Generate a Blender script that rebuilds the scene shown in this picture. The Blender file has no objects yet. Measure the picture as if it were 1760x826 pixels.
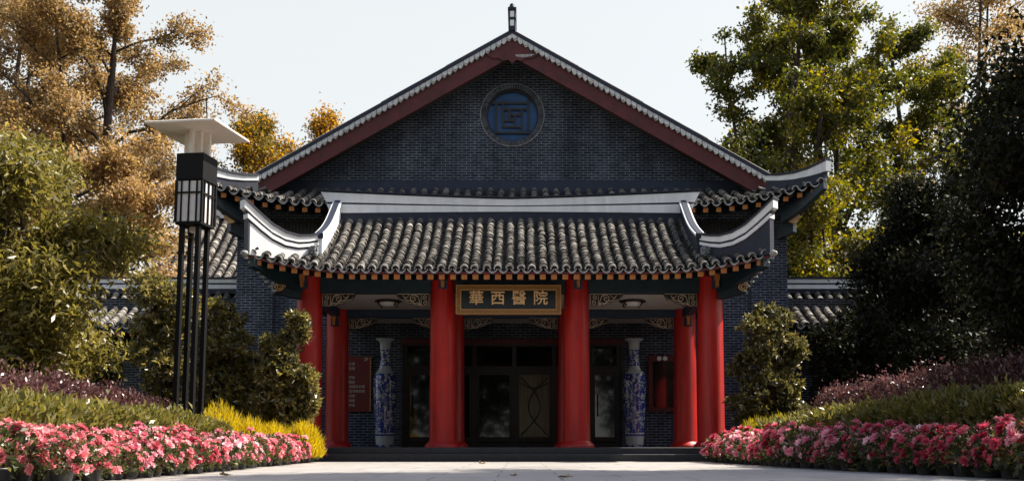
import bpy, math, random
import numpy as np
from mathutils import Vector, Matrix

SC = bpy.context.scene
COL = SC.collection
R = math.radians

# ------------------------------------------------------------------ camera
F = 1760.0                     # focal length in photo pixels (36 mm lens on 36 mm sensor)
PITCH = R(3.2)
HOR, PX0, CX, CZ = 766.0, 894.0, 0.22, 0.30
PY0 = HOR - F * math.tan(PITCH)
cam_d = bpy.data.cameras.new('camera'); cam = bpy.data.objects.new('camera', cam_d); COL.objects.link(cam)
cam.location = (CX, 0, CZ); cam.rotation_euler = (R(90) + PITCH, 0, 0)
cam_d.sensor_width = 36; cam_d.lens = 36 * F / 1760
cam_d.shift_y = (PY0 - 413) / 1760; cam_d.shift_x = -(PX0 - 880) / 1760
cam_d.clip_start = 0.1; cam_d.clip_end = 5000
SC.camera = cam

def at(px, py, Y):
    u = (px - PX0) / F; v = (PY0 - py) / F
    cp, sp = math.cos(PITCH), math.sin(PITCH)
    k = Y / (cp - v * sp)
    return Vector((CX + u * k, Y, CZ + (v * cp + sp) * k))
def AX(px, py, Y): return at(px, py, Y).x
def AZ(py, Y): return at(880, py, Y).z

# ------------------------------------------------------------------ light
SUN_EL, SUN_AZ = R(50), R(72)          # azimuth from +Y towards +X
to_sun = Vector((math.sin(SUN_AZ) * math.cos(SUN_EL), math.cos(SUN_AZ) * math.cos(SUN_EL), math.sin(SUN_EL)))
W = bpy.data.worlds.new('World'); SC.world = W; W.use_nodes = True
wn, wl = W.node_tree.nodes, W.node_tree.links
bg = wn['Background']
sky = wn.new('ShaderNodeTexSky'); sky.sky_type = 'NISHITA'; sky.sun_disc = False
sky.sun_elevation = SUN_EL; sky.sun_rotation = SUN_AZ
sky.air_density = 1.0; sky.dust_density = 3.0; sky.ozone_density = 1.0
# bright thin haze veil over the blue: the whole sky dome gives off this light
veil = wn.new('ShaderNodeMix'); veil.data_type = 'RGBA'; veil.inputs['B'].default_value = (4.35, 4.42, 4.25, 1)
stc = wn.new('ShaderNodeTexCoord'); ssp = wn.new('ShaderNodeSeparateXYZ'); smr = wn.new('ShaderNodeMapRange'); smr.interpolation_type = 'SMOOTHSTEP'
smr.inputs['From Min'].default_value = .38; smr.inputs['From Max'].default_value = .64; smr.inputs['To Min'].default_value = .82; smr.inputs['To Max'].default_value = .03
wl.new(stc.outputs['Generated'], ssp.inputs[0]); wl.new(ssp.outputs['Z'], smr.inputs['Value']); wl.new(smr.outputs[0], veil.inputs['Factor'])
wl.new(sky.outputs['Color'], veil.inputs['A']); wl.new(veil.outputs['Result'], bg.inputs['Color'])
bg.inputs['Strength'].default_value = 0.11
sd = bpy.data.lights.new('sun', 'SUN'); sun = bpy.data.objects.new('sun', sd); COL.objects.link(sun)
sd.energy = 5.0; sd.angle = R(0.5); sd.color = (1.0, 0.93, 0.82)
sun.rotation_euler = (-to_sun).to_track_quat('-Z', 'Y').to_euler()
vs = SC.view_settings
vs.view_transform = 'Standard'; vs.look = 'None'; vs.exposure = 1.0; vs.gamma = 1.0; vs.use_curve_mapping = False
SC.cycles.max_bounces = 8; SC.cycles.transparent_max_bounces = 6

# ------------------------------------------------------------------ helpers: objects
ROOTLOC = {}
def tag(o, label=None, cat=None, group=None, kind=None):
    if label: o['label'] = label
    if cat: o['category'] = cat
    if group: o['group'] = group
    if kind: o['kind'] = kind
    return o
def thing(name, label, cat, loc=(0, 0, 0), rz=0, group=None):
    o = bpy.data.objects.new(name, None); COL.objects.link(o)
    o.location = loc; o.rotation_euler = (0, 0, rz); o.empty_display_size = 0.2
    ROOTLOC[o.name] = Vector(loc)
    return tag(o, label, cat, group)

class MB:
    """collects faces in world coordinates, builds ONE mesh object"""
    def __init__(s): s.v = []; s.f = []; s.m = []; s.smooth = []
    def add(s, verts, faces, mi=0, smooth=False):
        b = len(s.v); s.v.extend([tuple(p) for p in verts])
        for f in faces:
            s.f.append(tuple(b + i for i in f)); s.m.append(mi); s.smooth.append(smooth)
    def box(s, x0, x1, y0, y1, z0, z1, mi=0, M=None):
        vs_ = [(x0,y0,z0),(x1,y0,z0),(x1,y1,z0),(x0,y1,z0),(x0,y0,z1),(x1,y0,z1),(x1,y1,z1),(x0,y1,z1)]
        if M is not None: vs_ = [M @ Vector(p) for p in vs_]
        s.add(vs_, [(0,3,2,1),(4,5,6,7),(0,1,5,4),(1,2,6,5),(2,3,7,6),(3,0,4,7)], mi)
    def bevbox(s, x0, x1, y0, y1, z0, z1, b=0.01, mi=0, M=None):
        vs_ = []; 
        for z, i in ((z0, b), (z0 + b, 0), (z1 - b, 0), (z1, b)):
            vs_ += [(x0+i+b*0,y0+i,z),(x1-i,y0+i,z),(x1-i,y1-i,z),(x0+i,y1-i,z)]
        if M is not None: vs_ = [M @ Vector(p) for p in vs_]
        fs = [(3,2,1,0),(12,13,14,15)]
        for k in range(3):
            for j in range(4):
                a = 4*k+j; c = 4*k+(j+1)%4
                fs.append((a,c,c+4,a+4))
        s.add(vs_, fs, mi)
    def lathe(s, prof, c, n=24, mi=0, smooth=True, caps=True):
        vs_ = []
        for r, z in prof:
            for k in range(n):
                a = 2*math.pi*k/n; vs_.append((c[0]+r*math.cos(a), c[1]+r*math.sin(a), c[2]+z))
        fs = []
        for i in range(len(prof)-1):
            for k in range(n):
                fs.append((i*n+k, i*n+(k+1)%n, (i+1)*n+(k+1)%n, (i+1)*n+k))
        s.add(vs_, fs, mi, smooth)
        if caps:
            s.add(vs_[:n], [tuple(range(n-1,-1,-1))], mi); s.add(vs_[-n:], [tuple(range(n))], mi)
    def prism(s, outline, y0, y1, mi=0):
        """outline in XZ (convex or simple), extruded along Y"""
        n = len(outline)
        vs_ = [(x,y0,z) for x,z in outline] + [(x,y1,z) for x,z in outline]
        fs = [tuple(range(n)), tuple(range(2*n-1,n-1,-1))]
        for i in range(n): j=(i+1)%n; fs.append((j,i,i+n,j+n))
        s.add(vs_, fs, mi)
    def tube(s, pts, rad, n=6, mi=0, smooth=True):
        pts = [Vector(p) for p in pts]
        if not hasattr(rad, '__len__'): rad = [rad]*len(pts)
        rings = []; ref = None
        for i, p in enumerate(pts):
            t = (pts[min(i+1,len(pts)-1)] - pts[max(i-1,0)])
            if t.length < 1e-9: t = Vector((0,0,1))
            t.normalize()
            if ref is None: ref = Vector((1,0,0)) if abs(t.x) < .8 else Vector((0,1,0))
            u = (ref - t*ref.dot(t)); u.normalize(); ref = u; w = t.cross(u)
            rings.append([p + (u*math.cos(2*math.pi*k/n) + w*math.sin(2*math.pi*k/n))*rad[i] for k in range(n)])
        vs_ = [q for r in rings for q in r]; fs = []
        for i in range(len(pts)-1):
            for k in range(n): fs.append((i*n+k, i*n+(k+1)%n, (i+1)*n+(k+1)%n, (i+1)*n+k))
        fs += [tuple(range(n-1,-1,-1)), tuple(range((len(pts)-1)*n, len(pts)*n))]
        s.add(vs_, fs, mi, smooth)
    def ribbon(s, path, lo, hi, th, mi=0):
        """wall-like strip along a plan path, between two height lists"""
        P = [Vector((x, y, 0)) for x, y in path]; L = []; Rr = []
        for i in range(len(P)):
            t = (P[min(i+1,len(P)-1)] - P[max(i-1,0)]).normalized(); nrm = Vector((-t.y, t.x, 0))*th/2
            L.append(P[i]+nrm); Rr.append(P[i]-nrm)
        vs_ = []
        for i in range(len(P)):
            vs_ += [(L[i].x,L[i].y,lo[i]),(Rr[i].x,Rr[i].y,lo[i]),(Rr[i].x,Rr[i].y,hi[i]),(L[i].x,L[i].y,hi[i])]
        fs = []
        for i in range(len(P)-1):
            for k in range(4): a=4*i+k; b=4*i+(k+1)%4; fs.append((a,b,b+4,a+4))
        fs += [(3,2,1,0), tuple(4*(len(P)-1)+k for k in range(4))]
        s.add(vs_, fs, mi)
    def build(s, name, mats, parent=None, uv=False):
        if not isinstance(mats, (list, tuple)): mats = [mats]
        off = Vector((0,0,0)); p = parent
        while p is not None: off += ROOTLOC.get(p.name, Vector()); p = p.parent
        me = bpy.data.meshes.new(name)
        me.from_pydata([(x-off.x, y-off.y, z-off.z) for x,y,z in s.v], [], s.f)
        for m in mats: me.materials.append(m)
        me.polygons.foreach_set('material_index', s.m); me.polygons.foreach_set('use_smooth', s.smooth)
        if uv:
            ul = me.uv_layers.new(name='UVMap'); dat = np.zeros(len(me.loops)*2, np.float32)
            for f in me.polygons:
                n = f.normal
                for li in f.loop_indices:
                    c = s.v[me.loops[li].vertex_index]
                    if abs(n.z) > .8: q = (c[0], c[1])
                    elif abs(n.x) > abs(n.y): q = (c[1], c[2])
                    else: q = (c[0], c[2])
                    dat[2*li] = q[0]; dat[2*li+1] = q[1]
            ul.data.foreach_set('uv', dat)
        me.update()
        o = bpy.data.objects.new(name, me); COL.objects.link(o)
        if parent is not None: o.parent = parent
        return o

def copy_tree(o, parent=None):
    c = o.copy(); COL.objects.link(c)
    if parent is not None: c.parent = parent
    for ch in list(o.children): copy_tree(ch, c)
    return c

# ------------------------------------------------------------------ helpers: materials
def newmat(name):
    m = bpy.data.materials.new(name); m.use_nodes = True
    return m, m.node_tree.nodes, m.node_tree.links, m.node_tree.nodes['Principled BSDF']
def rgba(c): return (c[0], c[1], c[2], 1)
def simple(name, col, rough=.5, var=.15, scale=6, bump=0.0, metal=0, coat=0, spec=.5, stretch=(1,1,1)):
    m, n, l, b = newmat(name)
    tc = n.new('ShaderNodeTexCoord'); mp = n.new('ShaderNodeMapping'); mp.inputs['Scale'].default_value = stretch
    no = n.new('ShaderNodeTexNoise'); no.inputs['Scale'].default_value = scale; no.inputs['Detail'].default_value = 6; no.inputs['Roughness'].default_value = .65
    l.new(tc.outputs['Object'], mp.inputs[0]); l.new(mp.outputs[0], no.inputs['Vector'])
    cr = n.new('ShaderNodeValToRGB')
    cr.color_ramp.elements[0].position = .3; cr.color_ramp.elements[1].position = .7
    cr.color_ramp.elements[0].color = rgba([c*(1-var) for c in col]); cr.color_ramp.elements[1].color = rgba([min(1,c*(1+var)) for c in col])
    l.new(no.outputs['Fac'], cr.inputs[0]); l.new(cr.outputs[0], b.inputs['Base Color'])
    b.inputs['Roughness'].default_value = rough; b.inputs['Metallic'].default_value = metal
    b.inputs['Coat Weight'].default_value = coat; b.inputs['Specular IOR Level'].default_value = spec
    if bump:
        bp = n.new('ShaderNodeBump'); bp.inputs['Strength'].default_value = bump; bp.inputs['Distance'].default_value = .02
        l.new(no.outputs['Fac'], bp.inputs['Height']); l.new(bp.outputs[0], b.inputs['Normal'])
    return m
def island(name, stops, rough=.8, lichen=(.2,.19,.16), lich_amt=.35, nscale=5, spec=.3):
    """each separate tile gets its own tone; lichen / lime blotches over all"""
    m, n, l, b = newmat(name)
    g = n.new('ShaderNodeNewGeometry'); cr = n.new('ShaderNodeValToRGB'); el = cr.color_ramp.elements
    el[0].position = stops[0][0]; el[0].color = rgba(stops[0][1]); el[1].position = stops[-1][0]; el[1].color = rgba(stops[-1][1])
    for p, c in stops[1:-1]: e = el.new(p); e.color = rgba(c)
    l.new(g.outputs['Random Per Island'], cr.inputs[0])
    tc = n.new('ShaderNodeTexCoord'); no = n.new('ShaderNodeTexNoise'); no.inputs['Scale'].default_value = nscale; no.inputs['Detail'].default_value = 8; no.inputs['Roughness'].default_value = .7
    l.new(tc.outputs['Object'], no.inputs['Vector'])
    r2 = n.new('ShaderNodeValToRGB'); r2.color_ramp.elements[0].position = .5; r2.color_ramp.elements[1].position = .68
    r2.color_ramp.elements[1].color = (lich_amt,)*3 + (1,)
    l.new(no.outputs['Fac'], r2.inputs[0])
    mx = n.new('ShaderNodeMix'); mx.data_type = 'RGBA'
    l.new(r2.outputs[0], mx.inputs['Factor']); l.new(cr.outputs[0], mx.inputs['A']); mx.inputs['B'].default_value = rgba(lichen)
    l.new(mx.outputs['Result'], b.inputs['Base Color']); b.inputs['Roughness'].default_value = rough; b.inputs['Specular IOR Level'].default_value = spec
    bp = n.new('ShaderNodeBump'); bp.inputs['Strength'].default_value = .4; bp.inputs['Distance'].default_value = .01
    no2 = n.new('ShaderNodeTexNoise'); no2.inputs['Scale'].default_value = 40; l.new(tc.outputs['Object'], no2.inputs['Vector'])
    l.new(no2.outputs['Fac'], bp.inputs['Height']); l.new(bp.outputs[0], b.inputs['Normal'])
    return m
def brick(name, c1, c2, mort, bw=.24, bh=.066, ms=.007, uv=True, fade=.75):
    m, n, l, b = newmat(name)
    uvn = n.new('ShaderNodeTexCoord'); bt = n.new('ShaderNodeTexBrick')
    bt.inputs['Color1'].default_value = rgba(c1); bt.inputs['Color2'].default_value = rgba(c2); bt.inputs['Mortar'].default_value = rgba(mort)
    bt.inputs['Scale'].default_value = 1; bt.inputs['Brick Width'].default_value = bw; bt.inputs['Row Height'].default_value = bh
    bt.inputs['Mortar Size'].default_value = ms; bt.inputs['Mortar Smooth'].default_value = .1; bt.inputs['Bias'].default_value = -.1
    l.new(uvn.outputs['UV'], bt.inputs['Vector'])
    no = n.new('ShaderNodeTexNoise'); no.inputs['Scale'].default_value = 3.5; no.inputs['Detail'].default_value = 8; no.inputs['Roughness'].default_value = .75
    l.new(uvn.outputs['UV'], no.inputs['Vector'])
    rp = n.new('ShaderNodeValToRGB'); rp.color_ramp.elements[0].position = .36; rp.color_ramp.elements[1].position = .62
    rp.color_ramp.elements[0].color = (1-fade,)*3+(1,); rp.color_ramp.elements[1].color = (1,1,1,1)
    l.new(no.outputs['Fac'], rp.inputs[0])
    # worn / sooted mortar: mix towards brick colour where noise is low
    mx = n.new('ShaderNodeMix'); mx.data_type = 'RGBA'
    mm = n.new('ShaderNodeMath'); mm.operation = 'MULTIPLY'
    inv = n.new('ShaderNodeMath'); inv.operation = 'SUBTRACT'; inv.inputs[0].default_value = 1
    l.new(rp.outputs[0], inv.inputs[1]); l.new(bt.outputs['Fac'], mm.inputs[0]); l.new(inv.outputs[0], mm.inputs[1])
    l.new(mm.outputs[0], mx.inputs['Factor']); l.new(bt.outputs['Color'], mx.inputs['A']); mx.inputs['B'].default_value = rgba([(a+q)/2 for a,q in zip(c1,c2)])
    n2 = n.new('ShaderNodeTexNoise'); n2.inputs['Scale'].default_value = .9; n2.inputs['Detail'].default_value = 7
    mp2 = n.new('ShaderNodeMapping'); mp2.inputs['Scale'].default_value = (1.6,.45,1); l.new(uvn.outputs['UV'], mp2.inputs[0]); l.new(mp2.outputs[0], n2.inputs['Vector'])
    r2 = n.new('ShaderNodeMapRange'); r2.inputs['From Min'].default_value = .3; r2.inputs['From Max'].default_value = .7; r2.inputs['To Min'].default_value = .6; r2.inputs['To Max'].default_value = 1.35
    l.new(n2.outputs['Fac'], r2.inputs['Value'])
    mu = n.new('ShaderNodeMix'); mu.data_type = 'RGBA'; mu.blend_type = 'MULTIPLY'; mu.inputs['Factor'].default_value = 1
    l.new(mx.outputs['Result'], mu.inputs['A']); l.new(r2.outputs[0], mu.inputs['B'])
    l.new(mu.outputs['Result'], b.inputs['Base Color']); b.inputs['Roughness'].default_value = .85; b.inputs['Specular IOR Level'].default_value = .25
    bp = n.new('ShaderNodeBump'); bp.inputs['Strength'].default_value = .5; bp.inputs['Distance'].default_value = .01; bp.invert = True
    l.new(bt.outputs['Fac'], bp.inputs['Height']); l.new(bp.outputs[0], b.inputs['Normal'])
    return m
def leafmat(name, stops, rough=.45, trans=.45, tsat=1.3, spec=.5):
    m, n, l, b = newmat(name)
    a = n.new('ShaderNodeAttribute'); a.attribute_name = 'tint'; a.attribute_type = 'GEOMETRY'
    cr = n.new('ShaderNodeValToRGB'); el = cr.color_ramp.elements
    el[0].position = stops[0][0]; el[0].color = rgba(stops[0][1]); el[1].position = stops[-1][0]; el[1].color = rgba(stops[-1][1])
    for p, c in stops[1:-1]: e = el.new(p); e.color = rgba(c)
    l.new(a.outputs['Fac'], cr.inputs[0]); l.new(cr.outputs[0], b.inputs['Base Color'])
    b.inputs['Roughness'].default_value = rough; b.inputs['Specular IOR Level'].default_value = spec
    t = n.new('ShaderNodeBsdfTranslucent')
    br = n.new('ShaderNodeHueSaturation'); br.inputs['Value'].default_value = 1.6; br.inputs['Saturation'].default_value = tsat
    l.new(cr.outputs[0], br.inputs['Color']); l.new(br.outputs[0], t.inputs['Color'])
    ms = n.new('ShaderNodeMixShader'); ms.inputs[0].default_value = trans
    l.new(b.outputs[0], ms.inputs[1]); l.new(t.outputs[0], ms.inputs[2]); l.new(ms.outputs[0], n['Material Output'].inputs['Surface'])
    return m

M = {}
M['brick'] = brick('grey_brick', (.014,.019,.031), (.036,.045,.066), (.23,.25,.295), .235, .072, .009)
M['brick_wing'] = brick('wing_brick', (.016,.02,.028), (.034,.04,.05), (.2,.21,.22), .24, .07, .008)
M['soldier'] = island('soldier_brick', [(0,(.035,.04,.055)),(1,(.09,.1,.12))], .85, (.2,.2,.22), .3, 6)
M['tile'] = island('roof_tile', [(0,(.035,.032,.030)),(.45,(.088,.082,.075)),(.8,(.19,.175,.155)),(1,(.34,.31,.27))], .85, (.34,.31,.27), .5, 5)
M['pan'] = island('pan_tile', [(0,(.03,.028,.027)),(1,(.08,.075,.07))], .9, (.12,.11,.09), .4, 6)
M['lime'] = simple('lime_mortar', (.34,.335,.325), .9, .5, 14)
M['white'] = simple('white_plaster', (.76,.77,.78), .8, .11, 3.0, .08, stretch=(1.6,1.6,.45))
M['navy'] = simple('dark_ridge_paint_and_shade', (.009,.013,.031), .6, .25, 4)  # dark trim paint; also painted-in shade on the right-hand porch ridge bodies
M['band'] = simple('gable_band_paint', (.016,.025,.05), .7, .2, 3)
M['barge'] = simple('dark_red_board', (.085,.011,.012), .6, .35, 3, stretch=(1,1,1))
M['red'] = simple('red_lacquer', (.42,.010,.006), .40, .3, 3, .04, coat=.06, stretch=(7,7,.5))
M['redwood'] = simple('red_wood', (.085,.006,.006), .45, .2, 4)
M['teal'] = simple('dark_teal_paint', (.007,.022,.032), .5, .3, 5)
M['blueteal'] = simple('blue_paint', (.012,.035,.075), .5, .25, 5)
M['orange'] = simple('orange_paint', (.42,.15,.035), .55, .2, 9)
M['gold'] = simple('gold_paint', (.62,.38,.18), .45, .2, 12, metal=.1)
M['chargold'] = simple('bright_gold_leaf', (.85,.56,.28), .5, .12, 12)
M['scroll'] = simple('faded_gilt', (.55,.43,.32), .6, .2, 12)
M['goldframe'] = simple('carved_gilt_frame', (.30,.14,.035), .45, .35, 40, .6, metal=.25)
M['board'] = simple('plaque_black_green', (.010,.014,.015), .4, .3, 5)
M['ceil'] = simple('ceiling_paint', (.54,.50,.46), .8, .08, 3)
M['stone'] = simple('dark_stone', (.03,.031,.034), .5, .3, 8)
M['carved'] = simple('grey_carved_stone', (.20,.21,.22), .85, .5, 18, .9)
M['glass_blue'] = simple('blue_window_glass', (.032,.095,.24), .5, .3, 1.5, spec=.25)
M['muntin'] = simple('dark_muntin', (.012,.012,.016), .5, .2, 8)
M['darkwood'] = simple('dark_wood', (.014,.010,.009), .4, .3, 6)
M['black'] = simple('black_metal', (.005,.005,.006), .6, .2, 10, spec=.2)
M['cream'] = simple('cream_painted_metal', (.80,.73,.65), .55, .05, 3)
M['acryl'] = simple('white_acrylic', (.78,.75,.72), .35, .05, 3)
M['doorglass'] = simple('dark_door_glass', (.006,.007,.008), .06, .2, 2, coat=.6)
M['curtain'] = simple('curtained_glass', (.11,.09,.04), .25, .5, 3, coat=.3, stretch=(9,9,.25))
M['soil'] = simple('bed_soil', (.035,.026,.018), .95, .4, 12, .8)
M['grassy'] = simple('far_ground', (.06,.06,.035), .95, .4, 3, .5)
M['bark'] = simple('tree_bark', (.055,.042,.034), .95, .4, 14, .8, stretch=(1,1,.3))
M['twig'] = simple('shrub_twig', (.035,.028,.02), .95, .4, 14)
M['pot'] = simple('black_plastic_pot', (.03,.03,.032), .45, .2, 10)
M['boardred'] = simple('red_sign_board', (.14,.012,.010), .5, .15, 4)
M['signwhite'] = simple('pale_lettering', (.5,.47,.42), .6, .05, 5)
M['noticeglass'] = simple('notice_glass', (.012,.016,.016), .12, .3, 3, coat=.5)
M['brass'] = simple('brass_edge', (.4,.24,.12), .4, .2, 10, metal=.6)
M['emblem'] = simple('white_emblem', (.7,.7,.68), .5, .05, 5)
M['dryleaf'] = simple('dry_leaf', (.34,.24,.13), .8, .4, 18)

def worn_lacquer(m):
    n, l = m.node_tree.nodes, m.node_tree.links; b = n['Principled BSDF']; src = b.inputs['Base Color'].links[0].from_socket
    tc = n.new('ShaderNodeTexCoord'); mp = n.new('ShaderNodeMapping'); mp.inputs['Scale'].default_value = (5,5,.9)
    no = n.new('ShaderNodeTexNoise'); no.inputs['Scale'].default_value = 2.2; no.inputs['Detail'].default_value = 10; no.inputs['Roughness'].default_value = .75
    l.new(tc.outputs['Object'], mp.inputs[0]); l.new(mp.outputs[0], no.inputs['Vector'])
    r = n.new('ShaderNodeMapRange'); r.inputs['From Min'].default_value = .56; r.inputs['From Max'].default_value = .74; r.inputs['To Max'].default_value = .55
    l.new(no.outputs['Fac'], r.inputs['Value'])
    mx = n.new('ShaderNodeMix'); mx.data_type = 'RGBA'; mx.inputs['B'].default_value = (.16,.02,.016,1)
    l.new(r.outputs[0], mx.inputs['Factor']); l.new(src, mx.inputs['A']); l.new(mx.outputs['Result'], b.inputs['Base Color'])
    r2 = n.new('ShaderNodeMapRange'); r2.inputs['To Min'].default_value = .28; r2.inputs['To Max'].default_value = .62
    l.new(no.outputs['Fac'], r2.inputs['Value']); l.new(r2.outputs[0], b.inputs['Roughness'])
worn_lacquer(M['red'])
# paving: big pale slabs with joints
def paving():
    m, n, l, b = newmat('pale_granite_paving')
    tc = n.new('ShaderNodeTexCoord'); bt = n.new('ShaderNodeTexBrick'); bt.offset = .5
    bt.inputs['Color1'].default_value = (.34,.32,.295,1); bt.inputs['Color2'].default_value = (.385,.36,.335,1); bt.inputs['Mortar'].default_value = (.16,.14,.12,1)
    bt.inputs['Scale'].default_value = 1; bt.inputs['Brick Width'].default_value = 1.2; bt.inputs['Row Height'].default_value = .9; bt.inputs['Mortar Size'].default_value = .011
    l.new(tc.outputs['Object'], bt.inputs['Vector'])
    no = n.new('ShaderNodeTexNoise'); no.inputs['Scale'].default_value = 2; no.inputs['Detail'].default_value = 9; no.inputs['Roughness'].default_value = .7
    l.new(tc.outputs['Object'], no.inputs['Vector'])
    r = n.new('ShaderNodeMapRange'); r.inputs['From Min'].default_value = .3; r.inputs['From Max'].default_value = .7; r.inputs['To Min'].default_value = .8; r.inputs['To Max'].default_value = 1.1
    l.new(no.outputs['Fac'], r.inputs['Value'])
    mu = n.new('ShaderNodeMix'); mu.data_type = 'RGBA'; mu.blend_type = 'MULTIPLY'; mu.inputs['Factor'].default_value = 1
    l.new(bt.outputs['Color'], mu.inputs['A']); l.new(r.outputs[0], mu.inputs['B']); l.new(mu.outputs['Result'], b.inputs['Base Color'])
    n3 = n.new('ShaderNodeTexNoise'); n3.inputs['Scale'].default_value = .55; n3.inputs['Detail'].default_value = 10; n3.inputs['Roughness'].default_value = .72; n3.inputs['Distortion'].default_value = .6
    l.new(tc.outputs['Object'], n3.inputs['Vector'])
    r3 = n.new('ShaderNodeMapRange'); r3.inputs['From Min'].default_value = .52; r3.inputs['From Max'].default_value = .68; r3.inputs['To Min'].default_value = 1.0; r3.inputs['To Max'].default_value = .68
    l.new(n3.outputs['Fac'], r3.inputs['Value'])
    m3 = n.new('ShaderNodeMix'); m3.data_type = 'RGBA'; m3.blend_type = 'MULTIPLY'; m3.inputs['Factor'].default_value = 1
    l.new(mu.outputs['Result'], m3.inputs['A']); l.new(r3.outputs[0], m3.inputs['B']); l.new(m3.outputs['Result'], b.inputs['Base Color'])
    b.inputs['Roughness'].default_value = .6
    return m
M['paving'] = paving()

# blue and white porcelain
def porcelain():
    m, n, l, b = newmat('blue_white_porcelain')
    tc = n.new('ShaderNodeTexCoord'); sep = n.new('ShaderNodeSeparateXYZ'); l.new(tc.outputs['Object'], sep.inputs[0])
    no = n.new('ShaderNodeTexNoise'); no.inputs['Scale'].default_value = 9; no.inputs['Detail'].default_value = 5; no.inputs['Distortion'].default_value = 1.4
    l.new(tc.outputs['Object'], no.inputs['Vector'])
    zr = n.new('ShaderNodeMapRange'); zr.inputs['From Max'].default_value = 2.85; l.new(sep.outputs['Z'], zr.inputs['Value'])
    cr = n.new('ShaderNodeValToRGB'); cr.color_ramp.interpolation = 'CONSTANT'; el = cr.color_ramp.elements
    # amount of blue by height: plain necks, ring lines, dense body
    stops = [(0,.62),(.02,.35),(.10,.75),(.115,.45),(.13,.64),(.40,.63),(.42,.8),(.43,.6),(.60,.66),(.665,.40),(.70,.3),(.73,.6),(.88,.75),(.89,.36)]
    el[0].position = stops[0][0]; el[0].color = (stops[0][1],)*3+(1,); el[1].position = stops[-1][0]; el[1].color = (stops[-1][1],)*3+(1,)
    for p, v in stops[1:-1]: e = el.new(p); e.color = (v,v,v,1)
    l.new(zr.outputs[0], cr.inputs[0])
    lt = n.new('ShaderNodeMath'); lt.operation = 'LESS_THAN'
    m2 = n.new('ShaderNodeMath'); m2.operation = 'MULTIPLY'; m2.inputs[1].default_value = .86
    l.new(cr.outputs[0], m2.inputs[0]); l.new(no.outputs['Fac'], lt.inputs[0]); l.new(m2.outputs[0], lt.inputs[1])
    mx = n.new('ShaderNodeMix'); mx.data_type = 'RGBA'; mx.inputs['A'].default_value = (.40,.44,.47,1); mx.inputs['B'].default_value = (.02,.04,.24,1)
    l.new(lt.outputs[0], mx.inputs['Factor']); l.new(mx.outputs['Result'], b.inputs['Base Color'])
    b.inputs['Roughness'].default_value = .15; b.inputs['Coat Weight'].default_value = .4
    return m
M['porcelain'] = porcelain()

# ------------------------------------------------------------------ the setting: ground
def sheet(name, x0, x1, y0, y1, z, mat):
    b = MB(); b.add([(x0,y0,z),(x1,y0,z),(x1,y1,z),(x0,y1,z)], [(0,1,2,3)])
    return tag(b.build(name, mat, uv=True), kind='structure')
sheet('ground', -400, 400, -200, 800, 0, M['grassy'])
L_EDGE = [(-3.25,-6),(-3.2,9.7),(-3.2,12),(-3.4,16),(-3.62,19.9)]
R_EDGE = [(6.2,-6),(4.55,9.0),(4.12,12),(3.85,15),(3.75,17.6),(3.78,19.9)]
def lerp_edge(E, y):
    for (xa,ya),(xb,yb) in zip(E, E[1:]):
        if y <= yb: return xa + (xb-xa)*(y-ya)/(yb-ya)
    return E[-1][0]
b = MB(); b.add([(x-1.0,y,.004) for x,y in L_EDGE] + [(x+1.0,y,.004) for x,y in reversed(R_EDGE)], [tuple(range(len(L_EDGE)+len(R_EDGE)-1,-1,-1))])
tag(b.build('pavement', M['paving'], uv=True), kind='structure')
for nm, E, sx in (('planting_soil', L_EDGE, -1), ('planting_soil', R_EDGE, 1)):
    b = MB(); vs_ = []
    for x, y in E: vs_ += [(x+sx*.95,y,.05),(x+sx*7.5,y,.055)]
    n = len(E); fs = [((2*i,2*i+1,2*i+3,2*i+2) if sx>0 else (2*i,2*i+2,2*i+3,2*i+1)) for i in range(n-1)]
    b.add(vs_, fs)
    tag(b.build(nm, M['soil']), kind='structure')

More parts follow.
